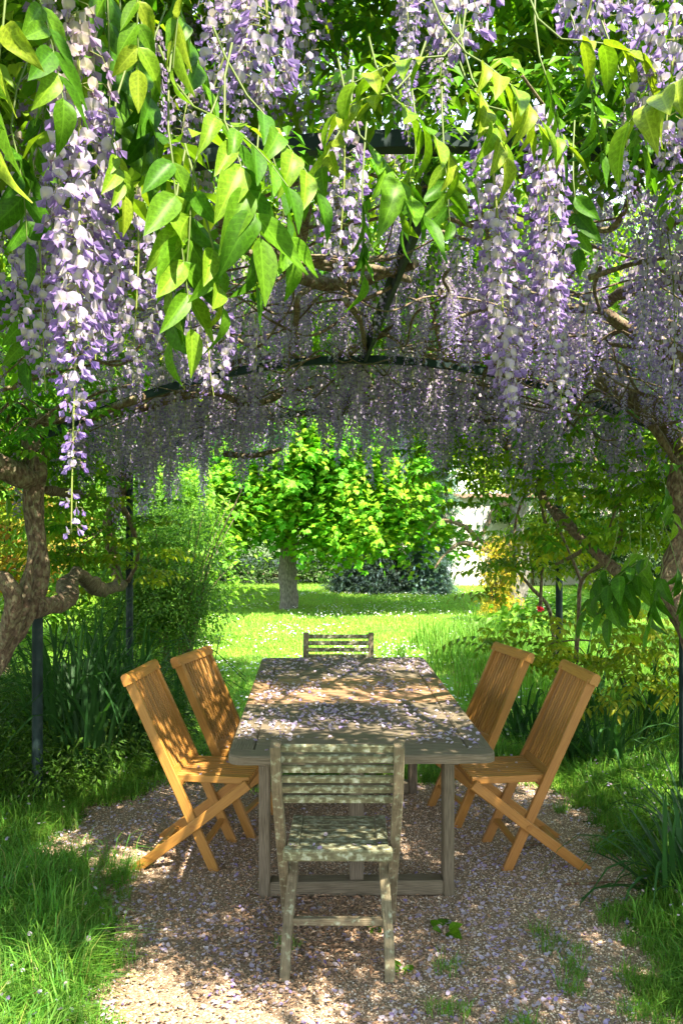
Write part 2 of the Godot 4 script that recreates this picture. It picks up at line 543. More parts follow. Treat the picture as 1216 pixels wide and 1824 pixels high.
# ---------------------------------------------------------------- foliage masses
func twig_mesh(kind: String, count: int, size: float, col: Color, spread: float) -> ArrayMesh:
	var g := Geo.new()
	for k in count:
		var p := on_sphere() * spread * pow(rr(0.05, 1.0), 0.5)
		p.y *= 0.6
		var d := (Vector3(p.x, 0, p.z).normalized() + on_sphere() * 0.6 + Vector3.DOWN * 0.35).normalized()
		var b := facing(d, (Vector3.UP + on_sphere() * 0.45).normalized())
		var j := rr(0.7, 1.3)
		var cc := Color(col.r * j * rr(0.85, 1.2), col.g * j, col.b * j)
		var s := size * rr(0.7, 1.25)
		if kind == "maple":
			var out := [[0.0, -0.05], [0.34, -0.02], [0.5, 0.16], [0.32, 0.26], [0.56, 0.56], [0.26, 0.54], [0.2, 0.72], [0.0, 1.0]]
			var c0 := p + b.y * s * 0.32
			for sd in [-1.0, 1.0]:
				for i in out.size() - 1:
					var q0: Vector3 = p + (b.x * sd * out[i][0] + b.y * out[i][1] - b.z * absf(out[i][0]) * 0.18) * s
					var q1: Vector3 = p + (b.x * sd * out[i + 1][0] + b.y * out[i + 1][1] - b.z * (absf(out[i + 1][0]) * 0.18 + out[i + 1][1] * 0.12)) * s
					if sd > 0: g.tri(c0, q1, q0, cc)
					else: g.tri(c0, q0, q1, cc)
		elif kind == "needle":
			for i in 14:
				var nd := (d + on_sphere() * 0.75).normalized()
				var sb := nd.cross(Vector3.UP).normalized() * size * 0.05
				var e := p + d * size * (i / 14.0)
				g.tri(e - sb, e + sb, e + nd * size * 0.42, cc)
		else:
			leaf4(g, p, b, s, s * (0.3 if kind == "willow" else 0.55), cc)
	return g.mesh(M.leaf)

func tint(j := 0.25, warm := 0.0) -> Color:
	var k := rr(1.0 - j, 1.0 + j)
	return Color(k * (1.0 + warm * rr(0.0, 1.0)), k, k * rr(0.8, 1.2))

func crown(parent: Node3D, blobs: Array, count: int, twigs: Array, per := 6, sp := 0.28, called := "crown", shell := 0.55) -> void:
	var xs := []
	var cs := []
	for tw in twigs: xs.append([]); cs.append([])
	var vol := []
	var sum := 0.0
	for bl in blobs:
		sum += bl[1].x * bl[1].y * bl[1].z
		vol.append(sum)
	for k in count / per:
		var q := rr(0, sum)
		var i := 0
		while vol[i] < q: i += 1
		var o := on_sphere()
		var rad: Vector3 = blobs[i][1]
		var c: Vector3 = blobs[i][0] + o * rad * pow(rr(shell, 1.0), 0.6)
		var tc := tint(0.22)
		for j in per:
			var p := c + Vector3(gauss(), gauss() * 0.6, gauss()) * sp
			if p.y < 0.05 or (p.z > -11.0 and p.y > 1.2 and shaded_off(p, 1.0, 0.1)): continue
			var b := Basis(Vector3.UP, rr(0, TAU)).scaled(Vector3.ONE * rr(0.75, 1.25))
			b = Basis(Vector3(o.z, 0, -o.x).normalized() if absf(o.y) < 0.99 else Vector3.RIGHT, rr(0.0, 0.7)) * b
			var w := rng.randi() % twigs.size()
			xs[w].append(Transform3D(b, p))
			var u := tint(0.1)
			cs[w].append(Color(tc.r * u.r, tc.g * u.g, tc.b * u.b))
	for w in twigs.size():
		if xs[w].size(): mm(called, twigs[w], xs[w], cs[w], parent)

func trunk(parent: Node3D, pts: Array, rad: Array, m: Material, called := "trunk", sides := 12, lump := 0.25) -> void:
	var cv := curve(pts, rad, 7)
	var g := Geo.new()
	g.tube(cv[0], cv[1], sides, Color(1, 1, 1), lump, hum)
	put(g.mesh(m), called, parent)

func tree(called: String, label: String, base: Vector3, h: float, r: float, blobs: Array, count: int, twigs: Array, m: Material, group := "", per := 6, sp := 0.28) -> Node3D:
	var t := thing(called, label, "tree" if called.ends_with("tree") or called.ends_with("spruce") else "shrub", Vector3.ZERO, 0.0, group)
	var top := base + Vector3(rr(-0.1, 0.1) * h, h, rr(-0.1, 0.1) * h)
	trunk(t, [base - Vector3(0, 0.05, 0), base + Vector3(0, 0.12, 0), base.lerp(top, 0.3) + Vector3(rr(-1, 1), 0, rr(-1, 1)) * r * 0.8, base.lerp(top, 0.65), top], [r * 1.35, r * 1.05, r * 0.92, r * 0.65, r * 0.2], m)
	for k in mini(blobs.size() + 2, 6):
		var bl: Array = blobs[k % blobs.size()]
		var s := base.lerp(top, rr(0.3, 0.75))
		var e: Vector3 = bl[0] + on_sphere() * bl[1] * 0.5
		trunk(t, [s, s.lerp(e, 0.5) + Vector3(0, 0.1, 0) * h * rr(0.2, 1.0), e], [r * 0.42, r * 0.28, r * 0.08], m, "limb", 7)
	crown(t, blobs, count, twigs, per, sp)
	return t

func grass_patch(n: int, half: float, h: float, w: float, lean: float, col: Color) -> ArrayMesh:
	var g := Geo.new()
	for k in n:
		var p := Vector3(rr(-half, half), -0.005, rr(-half, half))
		var a := rr(0, TAU)
		var d := Vector3(cos(a), 0, sin(a))
		var s := Vector3(-d.z, 0, d.x) * w * rr(0.7, 1.2)
		var hh := h * rr(0.5, 1.2)
		var ln := lean * rr(0.2, 1.3)
		var m := p + d * hh * ln * 0.35 + Vector3.UP * hh * 0.6
		var e := p + d * hh * ln + Vector3.UP * hh * (1.0 - 0.35 * ln)
		var j := rr(0.7, 1.3)
		var c := Color(col.r * j * rr(0.8, 1.3), col.g * j, col.b * j)
		if rng.randi() % 16 == 0: c = c.lerp(Color(0.42, 0.34, 0.16), rr(0.4, 0.9))
		g.tri(p - s, p + s, m + s * 0.8, c)
		g.tri(p - s, m + s * 0.8, m - s * 0.8, c)
		g.tri(m - s * 0.8, m + s * 0.8, e, c)
	return g.mesh(M.leaf)

func strap_clump(called: String, label: String, at: Vector3, n: int, l: float, w: float, spread: float, dark: float, group: String) -> Node3D:
	var t := thing(called, label, "plant", at, 0.0, group)
	for k in n:
		var a := rr(0, TAU)
		var b := Basis(Vector3.UP, a) * Basis(Vector3.RIGHT, rr(0.0, spread))
		var s := l * rr(0.65, 1.1)
		put(M.blades[rng.randi() % M.blades.size()], "leaf", t, Transform3D(b.scaled_local(Vector3(w * rr(0.8, 1.2) / 0.03, s, s)), Vector3(rr(-0.1, 0.1), -0.02, rr(-0.1, 0.1))))
	return t

func gravel_left(z: float) -> float:
	var d := -z
	if d < 3.9: return lerpf(-0.76, -1.08, clampf((d - 3.0) / 0.9, 0, 1))
	if d < 4.7: return lerpf(-1.08, -1.55, (d - 3.9) / 0.8)
	return lerpf(-1.55, -1.2, clampf((d - 4.7) / 0.9, 0, 1))

func gravel_right(z: float) -> float:
	var d := -z
	if d < 4.2: return lerpf(1.12, 1.34, clampf((d - 3.0) / 1.2, 0, 1))
	return lerpf(1.34, 1.42, clampf((d - 4.2) / 1.0, 0, 1)) - maxf(0.0, d - 5.3) * 0.7

func on_gravel(p: Vector3) -> float:     # metres inside the gravel's edge
	var e := hum.get_noise_2d(p.x * 55.0, p.z * 55.0) * 0.22
	var back := 5.75 + hum.get_noise_2d(p.x * 40.0, 77.0) * 0.3
	return minf(minf(p.x - gravel_left(p.z), gravel_right(p.z) - p.x), minf(back + p.z, -0.9 - p.z)) + e

# ---------------------------------------------------------------- the scene
func _ready() -> void:
	rng.seed = 20240517
	hum.seed = 4
	hum.frequency = 0.05
	hum.fractal_octaves = 3
	view_and_light()
	materials()
	sun_gaps()
	grounds()
	garden_behind()
	pergola()
	vines()
	wisteria_roof()
	table()
	chairs()
	beds()
	racemes()
	near_leaves()
	litter()

func view_and_light() -> void:
	var cam := Camera3D.new()
	cam.name = "camera"
	cam.position = Vector3(0, EYE, 0)
	cam.fov = rad_to_deg(2.0 * atan(912.0 / F))
	cam.near = 0.05
	cam.far = 400.0
	cam.current = true
	add_child(cam)
	var e := Environment.new()
	e.background_mode = Environment.BG_SKY
	var sk := ProceduralSkyMaterial.new()
	sk.sky_top_color = Color(0.50, 0.56, 0.66)
	sk.sky_horizon_color = Color(0.88, 0.87, 0.83)
	sk.sky_curve = 0.16
	sk.ground_bottom_color = Color(0.22, 0.25, 0.16)
	sk.ground_horizon_color = Color(0.55, 0.6, 0.55)
	sk.sky_energy_multiplier = 1.3
	sk.sun_angle_max = 12.0
	var sky := Sky.new()
	sky.sky_material = sk
	e.sky = sky
	e.tonemap_mode = Environment.TONE_MAPPER_LINEAR
	e.tonemap_exposure = 4.9
	e.sdfgi_enabled = true
	e.ssao_enabled = true
	e.ssil_enabled = true
	var we := WorldEnvironment.new()
	we.name = "world_environment"
	we.environment = e
	add_child(we)
	var sun := DirectionalLight3D.new()
	sun.name = "sun"
	sun.light_color = Color(1.0, 0.95, 0.87)
	sun.light_energy = 1.6
	sun.light_angular_distance = 0.5
	sun.shadow_enabled = true
	add_child(sun)
	sun.look_at_from_position(SUN * 50.0, Vector3.ZERO)

func leaf_texture() -> ImageTexture:
	var w := 128
	var h := 256
	var im := Image.create(w, h, false, Image.FORMAT_RGB8)
	var nz := noise(8, 0.035, 3)
	for y in h:
		for x in w:
			var u := absf(x / 127.0 - 0.5) * 2.0
			var v := 1.0 - y / 255.0
			var k := 0.86 + 0.14 * nz.get_noise_2d(x, y)
			var vein := fposmod(v * 9.0 - u * 1.7 + nz.get_noise_2d(x * 0.5, y * 0.5) * 0.25, 1.0)
			vein = smoothstep(0.1, 0.0, minf(vein, 1.0 - vein)) * 0.16 * (1.0 - u * 0.6)
			var rib := smoothstep(0.09, 0.03, u) * 0.32
			k += maxf(vein, rib)
			k -= smoothstep(0.32, 0.5, nz.get_noise_2d(x * 2.3 + 90.0, y * 2.3)) * 0.12
			im.set_pixel(x, y, Color(minf(k * 0.97 + rib * 0.2, 1.0), minf(k, 1.0), minf(k * 0.9 + rib * 0.3, 1.0)))
	return ImageTexture.create_from_image(im)

func materials() -> void:
	M.leaf = mat(0.5, Color(0.9, 1.0, 0.4) * 0.95, 0.35)
	M.leaflet = mat(0.45, Color(0.9, 1.0, 0.35) * 0.95, 0.32)
	M.leaflet.albedo_texture = leaf_texture()
	M.petal = mat(0.6, Color(1, 0.98, 1), 0.35)
	M.stem = mat(0.55, Color(0.8, 1, 0.5) * 0.5)
	M.daisy = mat(0.7, Color(1, 1, 1) * 0.5)
	# timber
	var grain := noise(3, 0.016, 5)
	M.teak = textured(mat(0.5), ntex(grain, [[0.0, Color(0.27, 0.112, 0.018)], [0.4, Color(0.34, 0.150, 0.026)], [0.6, Color(0.37, 0.168, 0.031)], [0.8, Color(0.40, 0.188, 0.037)], [1.0, Color(0.31, 0.132, 0.023)]]), Vector3(0.7, 20, 20))
	bumped(M.teak, ntex(grain, []), 0.03)
	var grain2 := noise(12, 0.02, 5)
	M.grey = textured(mat(0.85), ntex(grain2, [[0.0, Color(0.055, 0.052, 0.024)], [0.4, Color(0.125, 0.120, 0.060)], [0.6, Color(0.16, 0.155, 0.084)], [0.85, Color(0.205, 0.20, 0.122)], [1.0, Color(0.115, 0.112, 0.054)]]), Vector3(1.0, 26, 26))
	bumped(M.grey, ntex(grain2, []), 0.12)
	M.grey.detail_enabled = true       # lichen in patches
	M.grey.detail_blend_mode = BaseMaterial3D.BLEND_MODE_MIX
	M.grey.detail_uv_layer = BaseMaterial3D.DETAIL_UV_2
	M.grey.uv2_triplanar = true
	M.grey.uv2_scale = Vector3(2.6, 2.6, 2.6)
	M.grey.detail_albedo = ntex(noise(32, 0.022, 5), [[0.0, Color(0.06, 0.055, 0.025, 0.85)], [0.34, Color(0.09, 0.08, 0.04, 0.4)], [0.44, Color(0.15, 0.15, 0.07, 0.0)], [0.54, Color(0.20, 0.22, 0.10, 0.1)], [0.6, Color(0.26, 0.29, 0.17, 0.75)], [0.8, Color(0.34, 0.37, 0.28, 0.9)], [1.0, Color(0.5, 0.52, 0.45, 0.95)]])
	M.grey_bare = textured(mat(0.85), ntex(grain2, [[0.0, Color(0.075, 0.056, 0.030)], [0.4, Color(0.145, 0.118, 0.068)], [0.6, Color(0.18, 0.15, 0.09)], [0.85, Color(0.22, 0.19, 0.125)], [1.0, Color(0.15, 0.118, 0.068)]]), Vector3(1.0, 26, 26))
	bumped(M.grey_bare, ntex(grain2, []), 0.12)
	M.grey_bare.detail_enabled = true
	M.grey_bare.detail_blend_mode = BaseMaterial3D.BLEND_MODE_MIX
	M.grey_bare.detail_uv_layer = BaseMaterial3D.DETAIL_UV_2
	M.grey_bare.uv2_triplanar = true
	M.grey_bare.uv2_scale = Vector3(2.2, 2.2, 2.2)
	M.grey_bare.detail_albedo = ntex(noise(36, 0.022, 5), [[0.0, Color(0.06, 0.05, 0.025, 0.8)], [0.36, Color(0.09, 0.075, 0.04, 0.3)], [0.46, Color(0.15, 0.14, 0.07, 0.0)], [0.64, Color(0.20, 0.21, 0.10, 0.0)], [0.72, Color(0.26, 0.28, 0.17, 0.6)], [1.0, Color(0.42, 0.44, 0.36, 0.9)]])
	M.table = textured(mat(0.75), ntex(noise(15, 0.018, 5), [[0.0, Color(0.050, 0.038, 0.023)], [0.4, Color(0.115, 0.091, 0.057)], [0.6, Color(0.148, 0.120, 0.079)], [0.85, Color(0.19, 0.158, 0.110)], [1.0, Color(0.10, 0.080, 0.050)]]), Vector3(0.9, 22, 22))
	bumped(M.table, ntex(noise(15, 0.018, 5), []), 0.1)
	M.table_leaf = textured(mat(0.6), ntex(noise(16, 0.018, 5), [[0.0, Color(0.12, 0.068, 0.032)], [0.45, Color(0.25, 0.148, 0.076)], [0.7, Color(0.31, 0.192, 0.105)], [1.0, Color(0.20, 0.118, 0.06)]]), Vector3(0.9, 22, 22))
	bumped(M.table_leaf, ntex(noise(16, 0.018, 5), []), 0.06)
	# metal of the pergola, painted dark green and a little worn
	M.metal = textured(mat(0.6, Color.BLACK, 0.3), ntex(noise(5, 0.012, 5), [[0.0, Color(0.008, 0.017, 0.017)], [0.5, Color(0.013, 0.028, 0.027)], [0.8, Color(0.022, 0.042, 0.040)], [1.0, Color(0.07, 0.09, 0.085)]], 256), Vector3(2, 2, 2))
	# bark
	M.bark = textured(mat(0.9), ntex(noise(21, 0.022, 5), [[0.0, Color(0.025, 0.016, 0.010)], [0.4, Color(0.085, 0.054, 0.033)], [0.62, Color(0.15, 0.098, 0.060)], [0.8, Color(0.20, 0.15, 0.10)], [1.0, Color(0.25, 0.23, 0.16)]]), Vector3(3.5, 1.6, 3.5))
	bumped(M.bark, ntex(noise(22, 0.03, 5), []), 1.6)
	M.bark.detail_enabled = true       # pale lichen and moss
	M.bark.detail_blend_mode = BaseMaterial3D.BLEND_MODE_MIX
	M.bark.detail_albedo = ntex(noise(33, 0.06, 4), [[0.0, Color(0.12, 0.13, 0.04)], [0.5, Color(0.26, 0.25, 0.13)], [1.0, Color(0.36, 0.36, 0.28)]], 256)
	M.bark.detail_mask = ntex(noise(34, 0.02, 5), [[0.0, Color(0, 0, 0)], [0.55, Color(0, 0, 0)], [0.66, Color(0.5, 0.5, 0.5)], [1.0, Color(0.75, 0.75, 0.75)]])
	M.grey_bark = textured(mat(0.9), ntex(noise(23, 0.03, 5), [[0.0, Color(0.045, 0.042, 0.036)], [0.45, Color(0.135, 0.125, 0.105)], [0.7, Color(0.21, 0.20, 0.17)], [1.0, Color(0.30, 0.29, 0.24)]]), Vector3(2.2, 0.7, 2.2))
	bumped(M.grey_bark, ntex(noise(24, 0.03, 5), []), 1.0)
	# ground
	M.soil = textured(mat(0.95), ntex(noise(41, 0.02, 5), [[0.0, Color(0.03, 0.04, 0.012)], [0.5, Color(0.07, 0.11, 0.025)], [1.0, Color(0.12, 0.17, 0.04)]]), Vector3(0.9, 0.9, 0.9), true)
	M.gravel = textured(mat(0.95), ntex(noise(42, 0.06, 5), [[0.0, Color(0.09, 0.055, 0.032)], [0.35, Color(0.21, 0.14, 0.088)], [0.6, Color(0.30, 0.215, 0.14)], [0.85, Color(0.40, 0.31, 0.22)], [1.0, Color(0.46, 0.38, 0.29)]]), Vector3(2.2, 2.2, 2.2), true)
	bumped(M.gravel, ntex(noise(43, 0.09, 3), []), 0.8)
	M.earth = textured(mat(0.95), ntex(noise(44, 0.04, 5), [[0.0, Color(0.12, 0.085, 0.05)], [1.0, Color(0.30, 0.22, 0.14)]]), Vector3(1.5, 1.5, 1.5), true)
	M.stone = mat(0.85)
	M.wall = textured(mat(0.9), ntex(noise(51, 0.008, 5), [[0.0, Color(0.42, 0.39, 0.33)], [0.4, Color(0.62, 0.59, 0.53)], [1.0, Color(0.72, 0.69, 0.63)]]), Vector3(0.5, 0.5, 0.5), true)
	bumped(M.wall, ntex(noise(52, 0.03, 5), []), 0.6)
	M.tile = textured(mat(0.85), ntex(noise(53, 0.03, 4), [[0.0, Color(0.25, 0.14, 0.09)], [1.0, Color(0.46, 0.33, 0.25)]]), Vector3(3, 3, 3))
	M.sheet = mat(0.7, Color(0.9, 0.95, 1) * 0.3)
	M.leaflets = []
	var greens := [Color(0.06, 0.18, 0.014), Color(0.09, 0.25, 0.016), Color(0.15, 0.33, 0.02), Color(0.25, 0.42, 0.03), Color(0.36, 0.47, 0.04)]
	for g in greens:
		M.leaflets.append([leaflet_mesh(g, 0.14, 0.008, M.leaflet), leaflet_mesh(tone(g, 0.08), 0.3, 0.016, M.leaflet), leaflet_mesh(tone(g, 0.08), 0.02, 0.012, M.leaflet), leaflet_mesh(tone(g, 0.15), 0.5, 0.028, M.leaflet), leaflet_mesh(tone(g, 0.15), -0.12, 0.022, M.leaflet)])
	M.blades = []
	for k in 5:
		M.blades.append(blade_mesh([0.05, 0.25, 0.5, 0.9, 1.3][k], rr(-0.8, 0.8), M.leaf, tone(Color(0.035, 0.105, 0.028), 0.2)))

func sun_gaps() -> void:
	for g in [[40, 1800, 0.4], [240, 1825, 0.5], [430, 1825, 0.3], [560, 1835, 0.2], [240, 1650, 0.1], [390, 1660, 0.1], [560, 1668, 0.14], [640, 1680, 0.11], [985, 1402, 0.18], [1090, 1400, 0.26], [1190, 1430, 0.3], [100, 1430, 0.08], [20, 1480, 0.1], [1010, 1540, 0.05]]:
		gaps.append([G(g[0], g[1]), g[2]])
	for g in [[540, 1236, 0.2], [690, 1244, 0.2], [780, 1236, 0.14], [610, 1290, 0.12], [720, 1300, 0.13], [690, 1185, 0.2], [600, 1200, 0.14], [760, 1205, 0.12]]:
		gaps.append([P(g[0], g[1], 0.93 * F / (g[1] - 912.0)), g[2]])
	for g in [[600, 1490, 3.45, 0.08], [520, 1730, 3.3, 0.07], [690, 1560, 3.4, 0.05], [880, 1385, 4.2, 0.09], [160, 1290, 5.2, 0.2], [210, 1330, 5.5, 0.1], [330, 1185, 4.9, 0.05], [500, 1340, 3.2, 0.1], [640, 1390, 3.28, 0.08], [1190, 1100, 5.0, 0.1]]:
		gaps.append([P(g[0], g[1], g[2]), g[3]])
	for g in [[700, 170, 1.2, 0.2], [840, 110, 1.2, 0.22], [1000, 90, 1.25, 0.17], [900, 230, 1.4, 0.2], [905, 420, 1.5, 0.3], [975, 330, 1.55, 0.28], [920, 650, 1.5, 0.26], [140, 300, 1.15, 0.17], [140, 480, 1.15, 0.3], [140, 680, 1.15, 0.28], [375, 640, 1.9, 0.07], [520, 350, 1.2, 0.04], [450, 120, 1.25, 0.04], [820, 40, 1.3, 0.07], [1190, 130, 1.25, 0.09], [1210, 150, 0.95, 0.05], [30, 130, 0.95, 0.04], [240, 270, 1.15, 0.04], [440, 300, 1.1, 0.04], [390, 540, 1.1, 0.05], [470, 160, 1.1, 0.03]]:
		gaps.append([P(g[0], g[1], g[2]), g[3]])
	for g in [[520, 560, 0.2], [660, 560, 0.2], [770, 560, 0.18], [440, 600, 0.12], [580, 600, 0.16], [700, 620, 0.14], [1100, 640, 0.2], [350, 600, 0.12]]:
		gaps.append([R(g[0], g[1], -0.2), g[2]])

func grounds() -> void:
	var g := Geo.new()
	var m := 160.0
	g.quad(Vector3(-m, -0.004, m), Vector3(-m, -0.004, -m), Vector3(m, -0.004, -m), Vector3(m, -0.004, m), Color(1, 1, 1))
	tag(struct("ground", g.mesh(M.soil)), "green ground of the garden under the lawn and beds", "ground")
	# gravel court: a fine grid cut along its ragged edge, gently uneven
	var gg := Geo.new()
	var st := 0.05
	for i in range(-36, 36):
		for k in range(18, 128):
			var x := i * st
			var z := -k * st
			var q := []
			var ok := true
			for c in [[0, 0], [0, -1], [1, -1], [1, 0]]:
				var p := Vector3(x + c[0] * st, 0, z + c[1] * st)
				if on_gravel(p) < 0.0: ok = false
				p.y = 0.004 + 0.006 * (0.5 + 0.5 * hum.get_noise_2d(p.x * 90, p.z * 90))
				q.append(p)
			if ok: gg.quad(q[0], q[1], q[2], q[3], Color(1, 1, 1))
	tag(struct("gravel_path", gg.mesh(M.gravel)), "fine tan gravel floor under the table and chairs", "gravel")
	var pe := Geo.new()
	var cen := G(822, 1200)
	for k in 18:
		var a := TAU * k / 18.0
		var b := TAU * (k + 1) / 18.0
		var ra := 0.2 + 0.05 * sin(a * 3.0)
		var rb := 0.2 + 0.05 * sin(b * 3.0)
		pe.tri(cen + Vector3(0, 0.004, 0), cen + Vector3(cos(b) * rb, 0.004, sin(b) * rb * 5.0), cen + Vector3(cos(a) * ra, 0.004, sin(a) * ra * 5.0), Color(1, 1, 1))
	tag(struct("path", pe.mesh(M.earth)), "worn strip of bare earth in the lawn beside the table", "path")

	# lawn
	var pat := [grass_patch(80, 0.16, 0.048, 0.0032, 0.9, Color(0.25, 0.52, 0.075)), grass_patch(80, 0.16, 0.055, 0.003, 1.1, Color(0.30, 0.56, 0.09)), grass_patch(70, 0.16, 0.04, 0.0035, 0.9, Color(0.21, 0.48, 0.065))]
	var xs := [[], [], []]
	var cs := [[], [], []]
	for k in 12000:
		var d := 5.4 + 16.0 * pow(rr(0, 1), 1.25)
		var x := rr(-0.36, 0.42) * d
		var p := Vector3(x, 0, -d)
		if d < 6.2 and on_gravel(p) > -0.1: continue
		if (p - cen).length() < 0.9 and absf(p.x - cen.x) < 0.17: continue
		var i := rng.randi() % 3
		var sc := rr(0.8, 1.35) * (1.0 + d * 0.02)
		xs[i].append(Transform3D(Basis(Vector3.UP, rr(0, TAU)).scaled(Vector3(sc, sc * rr(0.6, 1.1), sc)), p))
		cs[i].append(tint(0.18, 0.15))
	var lawn := tag(thing("lawn_grass", "bright sunlit lawn stretching back from the table to the hedge", "grass"), "", "", "", "stuff")
	for i in 3: mm("grass", pat[i], xs[i], cs[i], lawn)
	# daisies
	var dg := Geo.new()
	for k in 7:
		var a := TAU * k / 7.0
		var d0 := Vector3(cos(a), 0, sin(a))
		var s0 := Vector3(-d0.z, 0, d0.x)
		dg.tri(Vector3(0, 0.06, 0), d0 * 0.009 + s0 * 0.004 + Vector3(0, 0.063, 0), d0 * 0.009 - s0 * 0.004 + Vector3(0, 0.063, 0), Color(0.8, 0.8, 0.78))
	dg.tri(Vector3(0, 0, 0), Vector3(0.002, 0, 0), Vector3(0, 0.06, 0), Color(0.1, 0.2, 0.04))
	var dx := []
	for k in 5000:
		var d := 6.6 + 12.0 * pow(rr(0, 1), 1.1)
		var x := rr(-0.2, 0.24) * d
		if noise_at(x * 9.0, d * 9.0) < rr(-0.15, 0.25): continue
		var sc := rr(0.8, 1.5)
		dx.append(Transform3D(Basis(Vector3(1, 0, 0), rr(0.0, 0.5)).scaled(Vector3.ONE * sc), Vector3(x, 0, -d)))
	tag(mm("daisies", dg.mesh(M.daisy), dx, []), "small white daisies scattered over the sunlit lawn", "flowers")

func noise_at(x: float, y: float) -> float:
	return hum.get_noise_2d(x, y)

func ground_z(d: float, px: float) -> Vector3:
	return Vector3((px - 608.0) * d / F, 0, -d)

func garden_behind() -> void:
	var maple := [twig_mesh("maple", 8, 0.095, Color(0.20, 0.47, 0.025), 0.24), twig_mesh("maple", 8, 0.085, Color(0.28, 0.51, 0.03), 0.24), twig_mesh("maple", 8, 0.105, Color(0.13, 0.38, 0.02), 0.22)]
	var broad := [twig_mesh("leaf", 16, 0.12, Color(0.14, 0.30, 0.03), 0.34), twig_mesh("leaf", 16, 0.11, Color(0.19, 0.36, 0.035), 0.34)]
	var yellow := [twig_mesh("leaf", 16, 0.12, Color(0.34, 0.46, 0.035), 0.34), twig_mesh("leaf", 16, 0.11, Color(0.26, 0.40, 0.03), 0.34)]
	var dark := [twig_mesh("leaf", 18, 0.08, Color(0.04, 0.105, 0.024), 0.24), twig_mesh("leaf", 18, 0.09, Color(0.06, 0.14, 0.03), 0.24)]
	var fine := [twig_mesh("willow", 20, 0.045, Color(0.11, 0.26, 0.03), 0.13), twig_mesh("willow", 20, 0.05, Color(0.08, 0.20, 0.025), 0.14)]
	var blue := [twig_mesh("needle", 4, 0.17, Color(0.13, 0.24, 0.22), 0.12), twig_mesh("needle", 4, 0.16, Color(0.20, 0.33, 0.31), 0.12)]
	var gold := [twig_mesh("willow", 16, 0.07, Color(0.58, 0.44, 0.03), 0.1), twig_mesh("willow", 16, 0.06, Color(0.46, 0.42, 0.04), 0.1)]
	M.fine = fine
	M.darktwig = dark
	M.broadtwig = broad

	# the maple on the lawn
	var mb := ground_z(15.7, 513)
	var mt := thing("maple_tree", "bright green maple with straight grey trunk standing alone on the lawn", "tree")
	trunk(mt, [mb - Vector3(0, 0.05, 0), mb + Vector3(0, 0.1, 0), mb + Vector3(0.0, 0.7, 0), mb + Vector3(0.04, 2.2, 0), mb + Vector3(0.1, 4.2, 0.1)], [0.19, 0.155, 0.14, 0.115, 0.05], M.grey_bark)
	for q in [[1.7, 1.5, 0.9, 1.0], [-1.2, 1.6, 0.6, 1.3], [2.6, 1.35, 0.4, 0.9], [0.6, 1.7, 1.2, 1.5], [-0.6, 2.0, 0.9, 1.9], [1.4, 2.6, 0.2, 2.0], [2.2, 2.6, -0.6, 1.6]]:
		trunk(mt, [mb + Vector3(0, q[3], 0), mb + Vector3(q[0] * 0.45, lerpf(q[3], q[1], 0.5) + 0.25, q[2] * 0.5), mb + Vector3(q[0], q[1], q[2])], [0.045, 0.03, 0.01], M.grey_bark, "limb", 7)
	crown(mt, [[mb + Vector3(0.4, 2.6, 0.2), Vector3(1.7, 1.35, 1.5)], [mb + Vector3(1.5, 2.0, 0.5), Vector3(0.95, 1.0, 1.1)], [mb + Vector3(-0.75, 2.1, 0.5), Vector3(0.75, 0.9, 0.9)], [mb + Vector3(2.2, 1.25, 0.8), Vector3(0.7, 0.25, 0.4)], [mb + Vector3(-1.6, 1.7, 0.3), Vector3(0.6, 0.8, 0.7)], [mb + Vector3(0.7, 1.35, 0.9), Vector3(0.9, 0.4, 0.5)], [mb + Vector3(-1.9, 2.5, -0.2), Vector3(0.7, 0.5, 0.7)], [mb + Vector3(0.5, 4.3, 0), Vector3(1.6, 1.5, 1.5)], [mb + Vector3(-0.9, 1.35, 0.7), Vector3(0.45, 0.35, 0.4)]], 9500, maple, 7, 0.26, "crown", 0.3)

	# spruces in front of the white wall
	for sp in [[764, 18.8, 6.0, 0.9, "tall blue spruce between the maple crown and the white wall"], [672, 19.3, 1.6, 1.3, "low dark spruce with drooping boughs behind the maple"]]:
		var b := ground_z(sp[1], sp[0])
		var t := thing("blue_spruce", sp[4], "tree")
		trunk(t, [b, b + Vector3(0, sp[2] * 0.5, 0), b + Vector3(0, sp[2], 0)], [0.12, 0.07, 0.01], M.grey_bark)
		var xs := [[], []]
		var cs := [[], []]
		for k in (2600 if sp[2] > 3.0 else 1500):
			var h: float = pow(rr(0, 1), 1.3)
			var tier := fposmod(h * 11.0, 1.0)
			var rad: float = sp[3] * (1.0 - h) * (0.55 + 0.45 * (1.0 - tier)) * pow(rr(0.35, 1.0), 0.4) * (1.0 if sp[2] < 3.0 else 0.55 + 0.45 * smoothstep(0.1, 0.32, h))
			var a := rr(0, TAU)
			var i := rng.randi() % 2
			var p := b + Vector3(cos(a) * rad, 0.12 + h * sp[2] - rad * 0.15, sin(a) * rad)
			xs[i].append(Transform3D(Basis(Vector3.UP, rr(0, TAU)).scaled(Vector3.ONE * rr(0.8, 1.3)), p))
			cs[i].append(tint(0.25) * (1.0 if sp[2] > 3.0 else 0.45))
		for i in 2: mm("crown", blue[i], xs[i], cs[i], t)

	# the wall at the end of the lawn with its tile coping, and a pale sheet against it
	var wz := -20.6
	var wall := thing("garden_wall", "white rendered wall with tiled coping behind the spruce", "wall")
	var g := Geo.new()
	g.box(Vector3(5.6, 2.05, 0.3), Vector3(3.5, 1.0, wz - 0.15), 0.01, Color(1, 1, 1))
	put(g.mesh(M.wall), "wall_body", wall)
